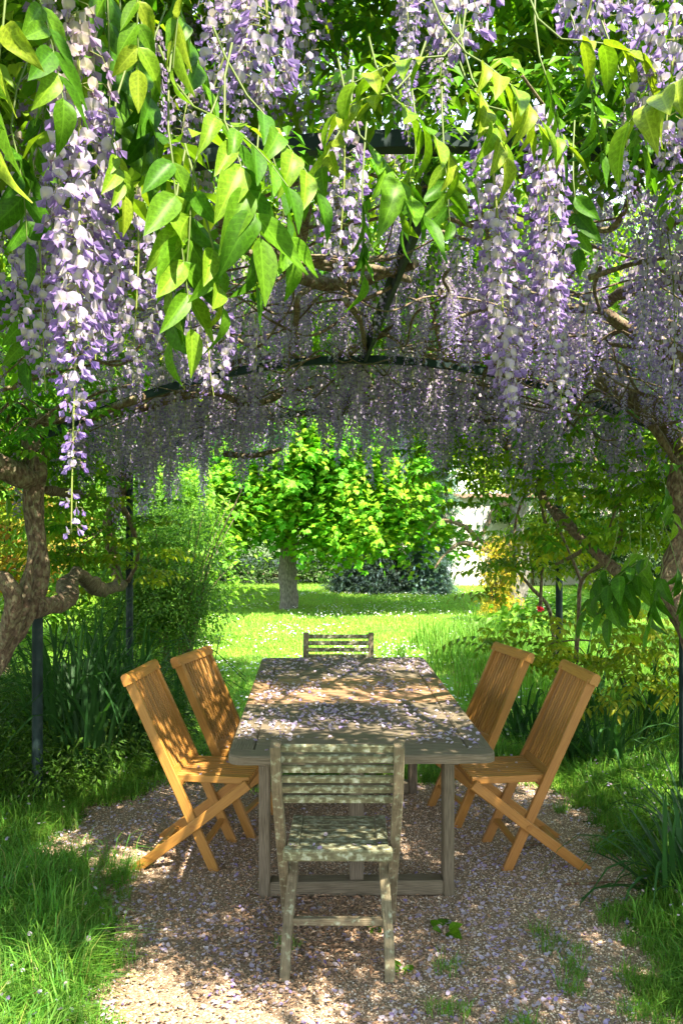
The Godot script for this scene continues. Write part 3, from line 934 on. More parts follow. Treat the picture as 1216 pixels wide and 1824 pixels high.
	for k in 28:
		var tg := Geo.new()
		var pts := []
		var rs := []
		for j in 4:
			pts.append(Vector3(0, 0.005 * j, 0.26 - 0.16 * j))
			rs.append(0.1 - 0.006 * j)
		tg.tube(pts, rs, 9, tone(Color(1, 1, 1), 0.25))
		put(tg.mesh(M.tile), "tile", wall, Transform3D(Basis().scaled(Vector3(1, 0.5, 1)), Vector3(0.8 + k * 0.195, 2.05, wz - 0.15)))
	var sh := Geo.new()
	for i in 8:
		for j in 8:
			var q := []
			for c in [[0, 0], [0, 1], [1, 1], [1, 0]]:
				var u: float = (i + c[0]) / 8.0
				var v: float = (j + c[1]) / 8.0
				q.append(Vector3(lerpf(1.75 - 0.25 * (1 - v), 2.45, u), 0.06 + v * 1.35 * (0.6 + 0.4 * u), wz + 0.28 - v * 0.2 + 0.03 * sin(u * 9.0 + v * 2.0)))
			sh.quad(q[0], q[1], q[2], q[3], Color(0.55, 0.64, 0.76))
	tag(put(sh.mesh(M.sheet), "sheet"), "pale blue sheet draped against the foot of the white wall", "sheet")

	# hedge and bushes closing the lawn
	var hedge := thing("hedge", "dark evergreen hedge running along the far edge of the lawn", "hedge")
	var hb := []
	for k in 12: hb.append([Vector3(-9.5 + k * 0.95, 0.95, -21.6 + rr(-0.4, 0.4)), Vector3(rr(0.6, 1.0), rr(0.8, 1.9), 0.8)])
	crown(hedge, hb, 2600, dark, 5, 0.25, "foliage")
	trunk(hedge, [Vector3(-9.6, 0.02, -21.6), Vector3(-5, 0.3, -21.7), Vector3(1.0, 0.02, -21.6)], [0.05, 0.05, 0.03], M.bark, "stem", 6)

	# trees beyond, each its own
	var bt := [
		["pale yellow green tree filling the gap left of the maple", -3.6, -19.5, 5.5, yellow, [[0, 3.0, 0, 1.6, 1.9, 1.4], [0.9, 4.6, 0, 1.4, 1.4, 1.2]]],
		["low lime green tree between the fine leaved shrub and the maple", -3.0, -17.2, 4.6, yellow, [[0, 1.9, 0, 1.0, 0.9, 0.9], [0.7, 3.1, 0, 1.2, 1.1, 1.0], [-0.6, 2.7, 0, 0.9, 0.8, 0.9]]],
		["mid green round tree behind the fine leaved shrub", -6.0, -17.5, 6.5, broad, [[0, 3.2, 0, 2.0, 2.3, 1.8], [0.6, 5.4, 0, 1.7, 1.6, 1.5]]],
		["tall green tree behind the hedge left of the maple", -4.0, -26.0, 11.0, broad, [[0, 5, 0, 3.0, 3.6, 2.6], [0.5, 9, 0, 2.4, 2.6, 2.2]]],
		["tall yellow green tree directly behind the maple crown", 0.5, -27.0, 12.0, yellow, [[0, 5.5, 0, 3.0, 4.0, 2.6], [-0.6, 10, 0, 2.6, 2.6, 2.2]]],
		["tall tree behind the white wall and the blue spruce", 5.2, -26.5, 11.0, yellow, [[0, 5.5, 0, 2.8, 3.4, 2.4], [0.4, 9, 0, 2.4, 2.4, 2.2]]],
		["broad green tree far right beyond the white wall", 10.0, -25.0, 11.0, broad, [[0, 5, 0, 3.2, 3.8, 2.8], [0.4, 9, 0, 2.6, 2.6, 2.2]]],
		["dense tree at the far left corner of the garden", -9.5, -23.0, 11.0, broad, [[0, 5, 0, 3.2, 3.8, 2.8], [0.4, 9, 0, 2.6, 2.6, 2.2]]],
		["yellow green tree overhanging the lawn on the right", 6.3, -14.0, 7.5, yellow, [[0, 3.9, 0, 2.1, 1.7, 1.9], [0.3, 5.8, 0, 2.0, 1.7, 1.9]]],
		["leafy tree close behind the right side of the pergola", 5.2, -9.2, 6.5, yellow, [[0, 3.6, 0, 1.5, 1.6, 1.5], [0.2, 5.2, 0, 1.6, 1.3, 1.5]]],
		["green tree close behind the left side of the pergola", -4.2, -8.6, 6.5, broad, [[0, 2.6, 0, 1.3, 1.9, 1.5], [0.2, 4.8, 0, 1.6, 1.5, 1.5]]],
		["leafy tree close beside the right side of the pergola", 4.1, -3.4, 6.5, broad, [[0, 2.7, 0, 1.3, 1.7, 1.6], [-0.3, 4.6, 0.3, 1.6, 1.5, 1.7]]],
		["dense bush right of the creeper covering the end of the wall", 6.6, -18.8, 3.2, dark, [[0, 1.1, 0, 1.5, 1.2, 0.8], [0.6, 2.2, 0, 1.3, 1.1, 0.8]]],
		["yellow green bush far behind between the spruce and the gnarled tree", 3.6, -23.5, 6.0, yellow, [[0, 2.8, 0, 1.8, 1.7, 1.2], [0.3, 4.6, 0, 1.8, 1.6, 1.2]]],
		["tall green tree behind the bush at the end of the wall", 8.2, -22.5, 9.0, broad, [[0, 3.6, 0, 2.3, 2.8, 1.8], [0.2, 6.6, 0, 2.3, 2.2, 1.8]]],
		["yellow green tree showing behind the far right post", 5.6, -22.6, 6.0, yellow, [[0, 3.3, 0, 1.7, 1.7, 1.2], [-0.4, 5.0, 0, 1.8, 1.6, 1.2]]],
		["leafy tree at the right behind the wisteria trunk", 8.0, -14.5, 7.0, broad, [[-0.6, 2.2, 0, 1.6, 2.0, 1.5], [0.2, 4.6, 0, 2.0, 1.9, 1.6]]],
		["dark evergreen bush in the shade left of the front post", -3.35, -4.9, 2.8, dark, [[0, 1.2, 0, 0.95, 1.25, 1.3], [0.1, 2.2, 0.2, 0.9, 0.8, 1.2]]],
		["dark evergreen bush beside the right front post", 3.5, -4.6, 2.4, dark, [[0, 1.1, 0, 0.95, 1.2, 1.3]]],
		["leafy tree left of the pergola beside its front post", -4.0, -5.4, 6.0, broad, [[0, 2.7, 0, 1.2, 1.7, 1.3], [0.2, 4.6, 0, 1.4, 1.4, 1.4]]],
	]
	for q in bt:
		var b := Vector3(q[1], 0, q[2])
		var bl := []
		var vol := 0.0
		for c in q[5]:
			bl.append([b + Vector3(c[0], c[1], c[2]), Vector3(c[3], c[4], c[5])])
			vol += c[3] * c[4]
		tree("leafy_tree", q[0], b, q[3] * 0.8, 0.05 + q[3] * 0.014, bl, int(vol * (300 if q[2] < -18.0 else (130 if q[2] < -12.0 else 210))), q[4], M.grey_bark, "trees round the garden", 6, 0.3)

	# shrubs
	var lb := ground_z(9.6, 315)
	var ls := thing("fine_leaved_shrub", "airy green shrub of fine leaves left of the lawn behind the chairs", "shrub")
	for k in 26:
		var a := rr(0, TAU)
		var r0 := rr(0.2, 0.95)
		var e := lb + Vector3(cos(a) * r0, rr(1.0, 2.0), sin(a) * r0)
		trunk(ls, [lb + Vector3(cos(a), 0, sin(a)) * 0.12, lb.lerp(e, 0.5) + Vector3(0, 0.18, 0), e], [0.009, 0.006, 0.003], M.bark, "stem", 4, 0.0)
	crown(ls, [[lb + Vector3(-0.15, 1.1, 0), Vector3(0.65, 0.95, 0.65)], [lb + Vector3(-0.4, 0.7, 0.2), Vector3(0.6, 0.65, 0.55)], [lb + Vector3(0.12, 0.75, 0.2), Vector3(0.42, 0.5, 0.45)]], 1700, fine, 5, 0.14, "foliage", 0.1)
	var l2 := ground_z(11.5, 250)
	tree("green_shrub", "darker leafy shrub behind the fine leaved shrub by the left posts", l2, 1.9, 0.03, [[l2 + Vector3(0, 1.2, 0), Vector3(1.1, 1.2, 0.9)], [l2 + Vector3(-1.3, 1.3, 0), Vector3(1.0, 1.2, 0.9)]], 700, broad, M.bark, "", 5, 0.2)
	var os := ground_z(9.5, 14)
	var orange := [twig_mesh("leaf", 14, 0.07, Color(0.55, 0.30, 0.07), 0.16), twig_mesh("leaf", 14, 0.07, Color(0.50, 0.44, 0.07), 0.16)]
	tree("orange_shrub", "orange and yellow leaved shrub at the left edge beyond the gnarled trunk", os, 1.6, 0.03, [[os + Vector3(0, 1.45, 0), Vector3(0.55, 0.6, 0.5)]], 320, orange, M.bark, "", 5, 0.14)
	var ys := ground_z(13.6, 884)
	var yt := thing("golden_shrub", "small golden yellow shrub of upright twigs on the lawn edge", "shrub")
	for k in 18:
		var e := ys + Vector3(rr(-0.26, 0.26), rr(0.6, 1.3), rr(-0.2, 0.2))
		trunk(yt, [ys + Vector3(rr(-0.06, 0.06), 0, 0), ys.lerp(e, 0.6) + Vector3(0, 0.06, 0), e], [0.01, 0.006, 0.003], M.bark, "stem", 4, 0.0)
	crown(yt, [[ys + Vector3(0.02, 0.8, 0), Vector3(0.22, 0.5, 0.2)], [ys + Vector3(0.05, 0.3, 0), Vector3(0.25, 0.28, 0.2)]], 330, gold, 4, 0.07, "foliage", 0.1)
	var iv := thing("wall_creeper", "green creeper growing over the white wall right of the spruce", "creeper")
	crown(iv, [[Vector3(3.75, 1.65, wz + 0.12), Vector3(0.5, 0.35, 0.14)], [Vector3(4.3, 1.0, wz + 0.14), Vector3(0.7, 0.8, 0.16)], [Vector3(5.0, 1.3, wz + 0.14), Vector3(0.8, 0.9, 0.16)], [Vector3(5.9, 1.1, wz + 0.14), Vector3(0.7, 0.95, 0.16)]], 1000, dark, 5, 0.12, "foliage", 0.0)
	trunk(iv, [Vector3(4.3, 0, wz + 0.1), Vector3(4.2, 0.8, wz + 0.08), Vector3(3.7, 1.5, wz + 0.08)], [0.03, 0.025, 0.01], M.bark, "stem", 6)

	# the gnarled tree at the right edge of the lawn
	var gb := ground_z(14.6, 915)
	var gt := thing("gnarled_tree", "old tree with rough leaning trunk right of the golden shrub", "tree")
	trunk(gt, [gb - Vector3(0, 0.05, 0), gb + Vector3(0, 0.2, 0), gb + Vector3(0.05, 1.0, 0), gb + Vector3(0.1, 2.1, 0), gb + Vector3(0.4, 3.4, 0)], [0.22, 0.17, 0.145, 0.13, 0.09], M.grey_bark, "trunk", 12, 0.5)
	for q in [[[0.08, 1.25, 0], [-0.35, 1.05, 0.2], [-0.85, 1.2, 0.3], [-1.15, 1.0, 0.3], [-1.3, 0.8, 0.35]], [[0.1, 1.9, 0], [-0.3, 1.75, 0.2], [-0.5, 1.45, 0.3], [-0.55, 1.3, 0.3]], [[0.08, 1.3, 0], [-0.5, 1.2, 0.1], [-0.8, 1.45, 0.1], [-1.2, 1.55, 0.2], [-1.4, 1.4, 0.2]]]:
		var pts := []
		var rs := []
		for k in q.size():
			pts.append(gb + Vector3(q[k][0], q[k][1], q[k][2]))
			rs.append(0.05 - 0.009 * k)
		trunk(gt, pts, rs, M.bark, "limb", 8, 0.4)
	crown(gt, [[gb + Vector3(0.5, 4.1, 0), Vector3(1.7, 1.0, 1.5)], [gb + Vector3(-0.4, 3.4, 0.3), Vector3(1.0, 0.6, 0.8)]], 800, yellow, 5, 0.25)

func pergola() -> void:
	var t := thing("metal_pergola", "dark green metal pergola of shallow arches on round posts carrying the wisteria", "pergola")
	var ax := []
	for a in [[0.262, 2.17], [0.136, 5.28], [0.04, 7.96], [0.38, -0.7]]:
		var c := Vector3(a[0], 0, -a[1])
		ax.append(c)
		var b := Basis(Vector3.UP, 0.035)
		var half := 1.87
		for s in [-1.0, 1.0]:
			var foot := c + b * Vector3(s * half, 0, 0)
			var g := Geo.new()
			g.tube([foot - Vector3(0, 0.1, 0), foot + Vector3(0, 2.07, 0)], [0.031, 0.031], 14, Color(1, 1, 1))
			put(g.mesh(M.metal), "post", t)
			var cg := Geo.new()
			cg.tube([foot + Vector3(0, 2.0, 0), foot + Vector3(0, 2.11, 0)], [0.037, 0.037], 14, Color(1, 1, 1))
			put(cg.mesh(M.metal), "collar", t)
		var ga := Geo.new()
		var prev := []
		for k in 25:
			var u := -1.0 + k / 12.0
			var p := c + b * Vector3(u * half, 2.09 + 0.47 * (1.0 - u * u), 0)
			var tn := (b * Vector3(1, -0.5 * u, 0)).normalized()
			var nn := (b * Vector3(0.5 * u, 1, 0)).normalized()
			var zz := b.z
			var ring := []
			for q in [[-0.024, -0.02], [0.024, -0.02], [0.024, 0.012], [0.01, 0.012], [0.01, 0.026], [-0.01, 0.026], [-0.01, 0.012], [-0.024, 0.012]]:
				ring.append(p + zz * q[0] + nn * q[1])
			if prev.size():
				for j in 8:
					var j2 := (j + 1) % 8
					ga.quad_out(prev[j], prev[j2], ring[j2], ring[j], (ring[j] + ring[j2]) / 2.0 - p, Color(1, 1, 1))
			prev = ring
		put(ga.mesh(M.metal), "arch", t)
	for k in 2:
		var p0: Vector3 = ax[k] + Vector3(0, 2.59, 0)
		var p1: Vector3 = ax[k + 1] + Vector3(0, 2.59, 0)
		var g := Geo.new()
		var d := (p1 - p0).normalized()
		var x := d.cross(Vector3.UP).normalized()
		for q in [[0.028, 0.008, 0.0], [0.008, 0.045, -0.024]]:
			var c0 := p0 + Vector3(0, q[2], 0)
			var c1 := p1 + Vector3(0, q[2], 0)
			var hx: Vector3 = x * q[0]
			var hy := Vector3(0, q[1] / 2.0, 0)
			g.quad_out(c0 - hx + hy, c0 + hx + hy, c1 + hx + hy, c1 - hx + hy, Vector3.UP, Color(1, 1, 1))
			g.quad_out(c0 - hx - hy, c0 + hx - hy, c1 + hx - hy, c1 - hx - hy, Vector3.DOWN, Color(1, 1, 1))
			g.quad_out(c0 + hx - hy, c0 + hx + hy, c1 + hx + hy, c1 + hx - hy, x, Color(1, 1, 1))
			g.quad_out(c0 - hx - hy, c0 - hx + hy, c1 - hx + hy, c1 - hx - hy, -x, Color(1, 1, 1))
		put(g.mesh(M.metal), "ridge_bar", t)

func limb(t: Node3D, spec: Array, called := "branch") -> void:   # [[px, py, depth or 0 for the roof, radius in metres, lift]]
	var pts := []
	var rs := []
	for q in spec:
		pts.append(P(q[0], q[1], q[2]) if q[2] > 0.0 else R(q[0], q[1], q[4] if q.size() > 4 else 0.02))
		rs.append(q[3] * rr(0.9, 1.12))
	trunk(t, pts, rs, M.bark, called, 14 if q_big(rs) else 8, 0.4)

func q_big(rs: Array) -> bool:
	return rs.max() > 0.03

func vines() -> void:
	var l := thing("wisteria_vine", "old wisteria with thick gnarled trunk twisting up the left front post", "vine")
	limb(l, [[-46, 1440, 4.95, 0.1], [-38, 1300, 4.95, 0.08], [-18, 1215, 4.95, 0.07], [10, 1145, 5.0, 0.068], [44, 1095, 5.05, 0.062], [68, 1035, 5.1, 0.052], [70, 960, 5.12, 0.062], [62, 890, 5.12, 0.06], [66, 830, 5.12, 0.058], [58, 780, 5.15, 0.05], [85, 745, 5.2, 0.04], [160, 745, 5.22, 0.03]], "trunk")
	limb(l, [[2, 1150, 4.95, 0.05], [22, 1095, 4.85, 0.046], [24, 1055, 4.8, 0.042], [-4, 1034, 4.8, 0.042], [-40, 1060, 4.8, 0.05]])
	limb(l, [[24, 1130, 4.9, 0.03], [42, 1080, 4.9, 0.032], [48, 1035, 4.95, 0.026], [58, 990, 5.0, 0.018]])
	limb(l, [[58, 1080, 5.05, 0.06], [90, 1078, 5.2, 0.055], [118, 1070, 5.4, 0.055], [122, 1040, 5.7, 0.055], [140, 1020, 6.0, 0.05], [168, 1045, 6.6, 0.055], [192, 1050, 7.2, 0.055], [220, 1040, 7.8, 0.05]])
	limb(l, [[-60, 812, 4.9, 0.055], [-10, 825, 4.9, 0.055], [35, 848, 5.0, 0.055], [62, 852, 5.08, 0.05]])
	limb(l, [[80, 872, 5.2, 0.025], [130, 880, 5.8, 0.028], [185, 888, 6.8, 0.025], [222, 910, 7.4, 0.022], [242, 960, 7.6, 0.02], [244, 1000, 7.7, 0.02], [228, 1036, 7.8, 0.022]])
	limb(l, [[215, 1045, 7.8, 0.045], [200, 990, 7.9, 0.04], [196, 940, 7.85, 0.045], [212, 890, 7.85, 0.05], [222, 850, 7.9, 0.05], [226, 800, 7.9, 0.035]])
	for s in [
		[[160, 745, 5.2, 0.028], [230, 715, 0, 0.024, -0.05], [300, 697, 0, 0.022, -0.02], [345, 684, 0, 0.02], [395, 655, 0, 0.022, 0.05], [440, 640, 0, 0.022, 0.07], [500, 634, 0, 0.02, 0.06], [560, 640, 0, 0.02, 0.02], [610, 636, 0, 0.018, 0.02], [650, 612, 0, 0.012, 0.06], [690, 596, 0, 0.008]],
		[[180, 740, 5.4, 0.025], [250, 728, 5.5, 0.025], [330, 705, 5.5, 0.022], [385, 700, 5.5, 0.02], [430, 718, 5.7, 0.022], [470, 715, 5.9, 0.02], [500, 700, 6.0, 0.018], [560, 688, 6.0, 0.014]],
		[[380, 385, 0, 0.016], [430, 420, 0, 0.018], [480, 445, 0, 0.022], [520, 485, 0, 0.026, 0.03], [575, 504, 0, 0.024], [640, 503, 0, 0.02], [690, 485, 0, 0.016], [740, 470, 0, 0.012]],
		[[350, 415, 0, 0.014], [420, 440, 0, 0.015], [470, 460, 0, 0.018], [530, 463, 0, 0.018], [600, 466, 0, 0.017], [668, 462, 0, 0.014], [720, 455, 0, 0.01]],
		[[390, 408, 0, 0.012], [460, 425, 0, 0.012], [520, 450, 0, 0.014], [590, 478, 0, 0.015], [670, 478, 0, 0.013], [730, 500, 0, 0.01]],
		[[522, 485, 0, 0.018], [526, 445, 0, 0.02], [540, 405, 0, 0.018], [548, 370, 0, 0.012]],
		[[560, 508, 0, 0.011], [532, 528, 0, 0.011, -0.06], [528, 560, 0, 0.011, -0.1], [526, 590, 0, 0.011, -0.06], [515, 625, 0, 0.01], [540, 640, 0, 0.008]],
		[[622, 512, 0, 0.01], [615, 535, 0, 0.011, -0.08], [634, 558, 0, 0.012, -0.1], [646, 590, 0, 0.012, -0.06], [650, 625, 0, 0.012]],
		[[505, 590, 0, 0.008, -0.05], [520, 600, 0, 0.008, -0.06], [526, 610, 0, 0.008], [538, 632, 0, 0.008]],
		[[590, 650, 0, 0.012], [612, 625, 0, 0.012, 0.03], [660, 606, 0, 0.011, 0.05], [700, 580, 0, 0.008]],
		[[600, 760, 7.2, 0.02], [620, 705, 7.0, 0.03], [650, 690, 6.8, 0.02], [720, 690, 6.9, 0.018], [790, 702, 6.8, 0.022], [845, 706, 6.6, 0.026], [900, 700, 6.0, 0.026]],
		[[640, 735, 7.5, 0.014], [700, 740, 7.4, 0.02], [740, 722, 7.2, 0.024], [790, 738, 7.0, 0.022], [850, 748, 6.8, 0.026], [905, 745, 6.4, 0.026]],
		[[400, 808, 7.3, 0.02], [450, 812, 7.2, 0.018], [500, 800, 7.3, 0.014]],
	]: limb(l, s)
	twigs(l, 60, -1.8, 0.2)
	var r := thing("wisteria_vine", "old wisteria with massive lichened trunk at the right edge by the front post", "vine")
	limb(r, [[1290, 1500, 4.9, 0.14], [1262, 1330, 4.9, 0.12], [1250, 1200, 4.95, 0.09], [1226, 1110, 5.0, 0.08], [1206, 1040, 5.05, 0.095], [1212, 980, 5.08, 0.075], [1222, 920, 5.1, 0.075], [1208, 860, 5.12, 0.06], [1214, 800, 5.15, 0.06], [1190, 760, 5.1, 0.055], [1150, 725, 0, 0.045], [1090, 690, 0, 0.038, 0.04], [1020, 655, 0, 0.028, 0.05], [960, 662, 0, 0.026], [905, 668, 0, 0.024]], "trunk")
	for s in [
		[[1205, 830, 5.1, 0.03], [1170, 770, 5.0, 0.026], [1120, 715, 0, 0.024, 0.02], [1060, 680, 0, 0.02, 0.05], [1030, 650, 0, 0.014, 0.05]],
		[[1300, 680, 3.6, 0.045], [1216, 640, 3.7, 0.042], [1170, 610, 3.7, 0.034], [1130, 592, 0, 0.026], [1080, 560, 0, 0.016], [1060, 540, 0, 0.01]],
		[[1290, 610, 3.6, 0.022], [1216, 590, 3.6, 0.02], [1170, 570, 3.6, 0.018], [1110, 552, 0, 0.014]],
		[[1130, 592, 0, 0.014], [1105, 585, 0, 0.014], [1075, 560, 0, 0.012]],
		[[1005, 548, 0, 0.016], [1060, 546, 0, 0.022], [1110, 520, 0, 0.022], [1170, 505, 0, 0.016], [1260, 480, 0, 0.014]],
		[[1010, 520, 0, 0.01], [1040, 530, 0, 0.011], [1070, 545, 0, 0.012]],
		[[1150, 735, 4.9, 0.026], [1185, 690, 4.8, 0.024], [1216, 650, 4.8, 0.022], [1260, 600, 4.8, 0.02]],
		[[1055, 640, 0, 0.014], [1068, 625, 0, 0.014], [1080, 600, 0, 0.014, 0.05], [1105, 588, 0, 0.012, 0.06]],
		[[1180, 585, 3.9, 0.014], [1195, 550, 3.9, 0.016], [1216, 525, 3.9, 0.016], [1260, 500, 3.9, 0.014]],
		[[785, 520, 0, 0.016], [815, 565, 0, 0.018], [835, 600, 0, 0.016], [880, 630, 0, 0.014, 0.03], [930, 660, 0, 0.014]],
		[[860, 545, 0, 0.014], [890, 600, 0, 0.014], [905, 650, 0, 0.016], [960, 665, 0, 0.018]],
		[[1150, 1065, 5.6, 0.03], [1080, 1000, 6.0, 0.034], [1020, 945, 6.2, 0.034], [975, 895, 6.6, 0.032], [950, 850, 6.8, 0.03], [905, 795, 7.0, 0.026], [850, 735, 7.0, 0.022], [800, 690, 7.0, 0.016]],
		[[990, 1005, 6.9, 0.014], [1030, 985, 6.4, 0.018], [1045, 970, 6.2, 0.016]],
		[[960, 800, 7.2, 0.02], [955, 850, 7.0, 0.022], [985, 920, 6.9, 0.012], [1020, 1000, 6.8, 0.011], [1035, 1040, 6.8, 0.012]],
		[[1100, 870, 6.2, 0.009], [1105, 950, 6.2, 0.01], [1075, 1000, 6.4, 0.011], [1035, 1035, 6.7, 0.014], [1030, 1100, 6.8, 0.016], [1025, 1180, 6.8, 0.018]],
		[[1000, 880, 7.4, 0.008], [1090, 880, 6.4, 0.01], [1080, 960, 6.2, 0.008]],
		[[945, 860, 7.9, 0.012], [920, 920, 7.9, 0.012], [915, 1000, 7.9, 0.013], [940, 1040, 7.9, 0.016], [975, 1080, 7.9, 0.018], [985, 1130, 7.9, 0.02], [990, 1230, 7.9, 0.025]],
		[[962, 1080, 7.8, 0.016], [965, 1020, 7.8, 0.014], [975, 960, 7.9, 0.016], [960, 880, 7.8, 0.018], [930, 800, 7.6, 0.02]],
		[[830, 720, 7.4, 0.012], [870, 760, 7.2, 0.014], [910, 800, 7.2, 0.016], [945, 830, 7.1, 0.02]],
	]: limb(r, s)
	twigs(r, 64, 0.2, 2.0)

func twigs(vine: Node3D, count: int, x0: float, x1: float) -> void:
	for k in count:
		var p := Vector3(rr(x0, x1), 0, -rr(2.4, 7.6))
		var a := rr(0, TAU)
		var pts := []
		var rs := []
		var n := 6
		var r0 := rr(0.004, 0.010)
		for j in n:
			p.y = roof(clampf(p.x, -1.95, 2.1)) + rr(-0.13, 0.04)
			pts.append(p)
			rs.append(r0 * (1.0 - 0.12 * j))
			a += rr(-0.8, 0.8)
			p += Vector3(cos(a), 0, sin(a)) * rr(0.12, 0.3)
		trunk(vine, pts, rs, M.bark, "branch", 6, 0.2)

func wisteria_roof() -> void:
	# leaves on top of the roof: too many to count, with the real gaps that let the sun through
	var tw := []
	for c in [Color(0.08, 0.23, 0.014), Color(0.14, 0.31, 0.018), Color(0.22, 0.38, 0.022)]:
		var g := Geo.new()
		for k in 4:
			var a := TAU * k / 4.0 + rr(-0.4, 0.4)
			compound_geo(g, Vector3(rr(-0.05, 0.05), rr(-0.04, 0.04), rr(-0.05, 0.05)), Vector3(cos(a), rr(-0.1, 0.5), sin(a)), rr(0.2, 0.3), 5, 0.075, c, 0.7)
		tw.append(g.mesh(M.leaf))
	M.clumps = tw
	var xs := [[], [], []]
	var cs := [[], [], []]
	var n := 0
	for k in 5200:
		var x := rr(-2.4, 2.55)
		var z := -rr(-1.3, 8.6)
		var s := absf(x - 0.08) / 1.9
		var p := Vector3(x, roof(clampf(x, -2.0, 2.1)) + rr(0.26, 0.85), z)
		if s > 1.0: p.y -= rr(0.0, 0.5)
		if z < -2.9 and rr(0, 1) < ((0.18 if x < 0.3 and z > -4.1 else 0.5) if z > -5.4 else 0.42): continue
		if shaded_off(p, 0.95, 0.06): continue
		var i := mini(int(rr(0, 2.4)), 2)
		xs[i].append(Transform3D(Basis(Vector3.UP, rr(0, TAU)).scaled(Vector3.ONE * rr(0.85, 1.3)), p))
		cs[i].append(tint(0.2, 0.2))
	for k in 210:       # denser growth on the right of the roof
		var x := rr(0.2, 2.4)
		var p := Vector3(x, roof(clampf(x, -2.0, 2.1)) + rr(0.45, 1.15), -rr(2.3, 3.3))
		if shaded_off(p, 0.95, 0.06): continue
		var i := mini(int(rr(0, 2.6)), 2)
		xs[i].append(Transform3D(Basis(Vector3.UP, rr(0, TAU)).scaled(Vector3.ONE * rr(0.85, 1.3)), p))
		cs[i].append(tint(0.2, 0.2))
	for k in 34:        # shoots wound along the nearest arch
		var u := rr(-0.62, 0.3)
		if k % 3 == 0: u = rr(0.1, 0.36)
		var p := Vector3(0.262, 0, -2.17) + Basis(Vector3.UP, 0.035) * Vector3(u * 1.87, 2.09 + 0.47 * (1.0 - u * u) + rr(-0.1, 0.1), rr(0.06, 0.16))
		var i := mini(int(rr(0, 2.3)), 1)
		xs[i].append(Transform3D(Basis(Vector3.UP, rr(0, TAU)).scaled(Vector3.ONE * rr(0.6, 0.85)), p))
		cs[i].append(tint(0.2, 0.1))
	var t := tag(thing("wisteria_foliage", "mass of green wisteria leaves covering the top of the pergola", "foliage"), "", "", "", "stuff")
	for i in 3: mm("leaves", tw[i], xs[i], cs[i], t)

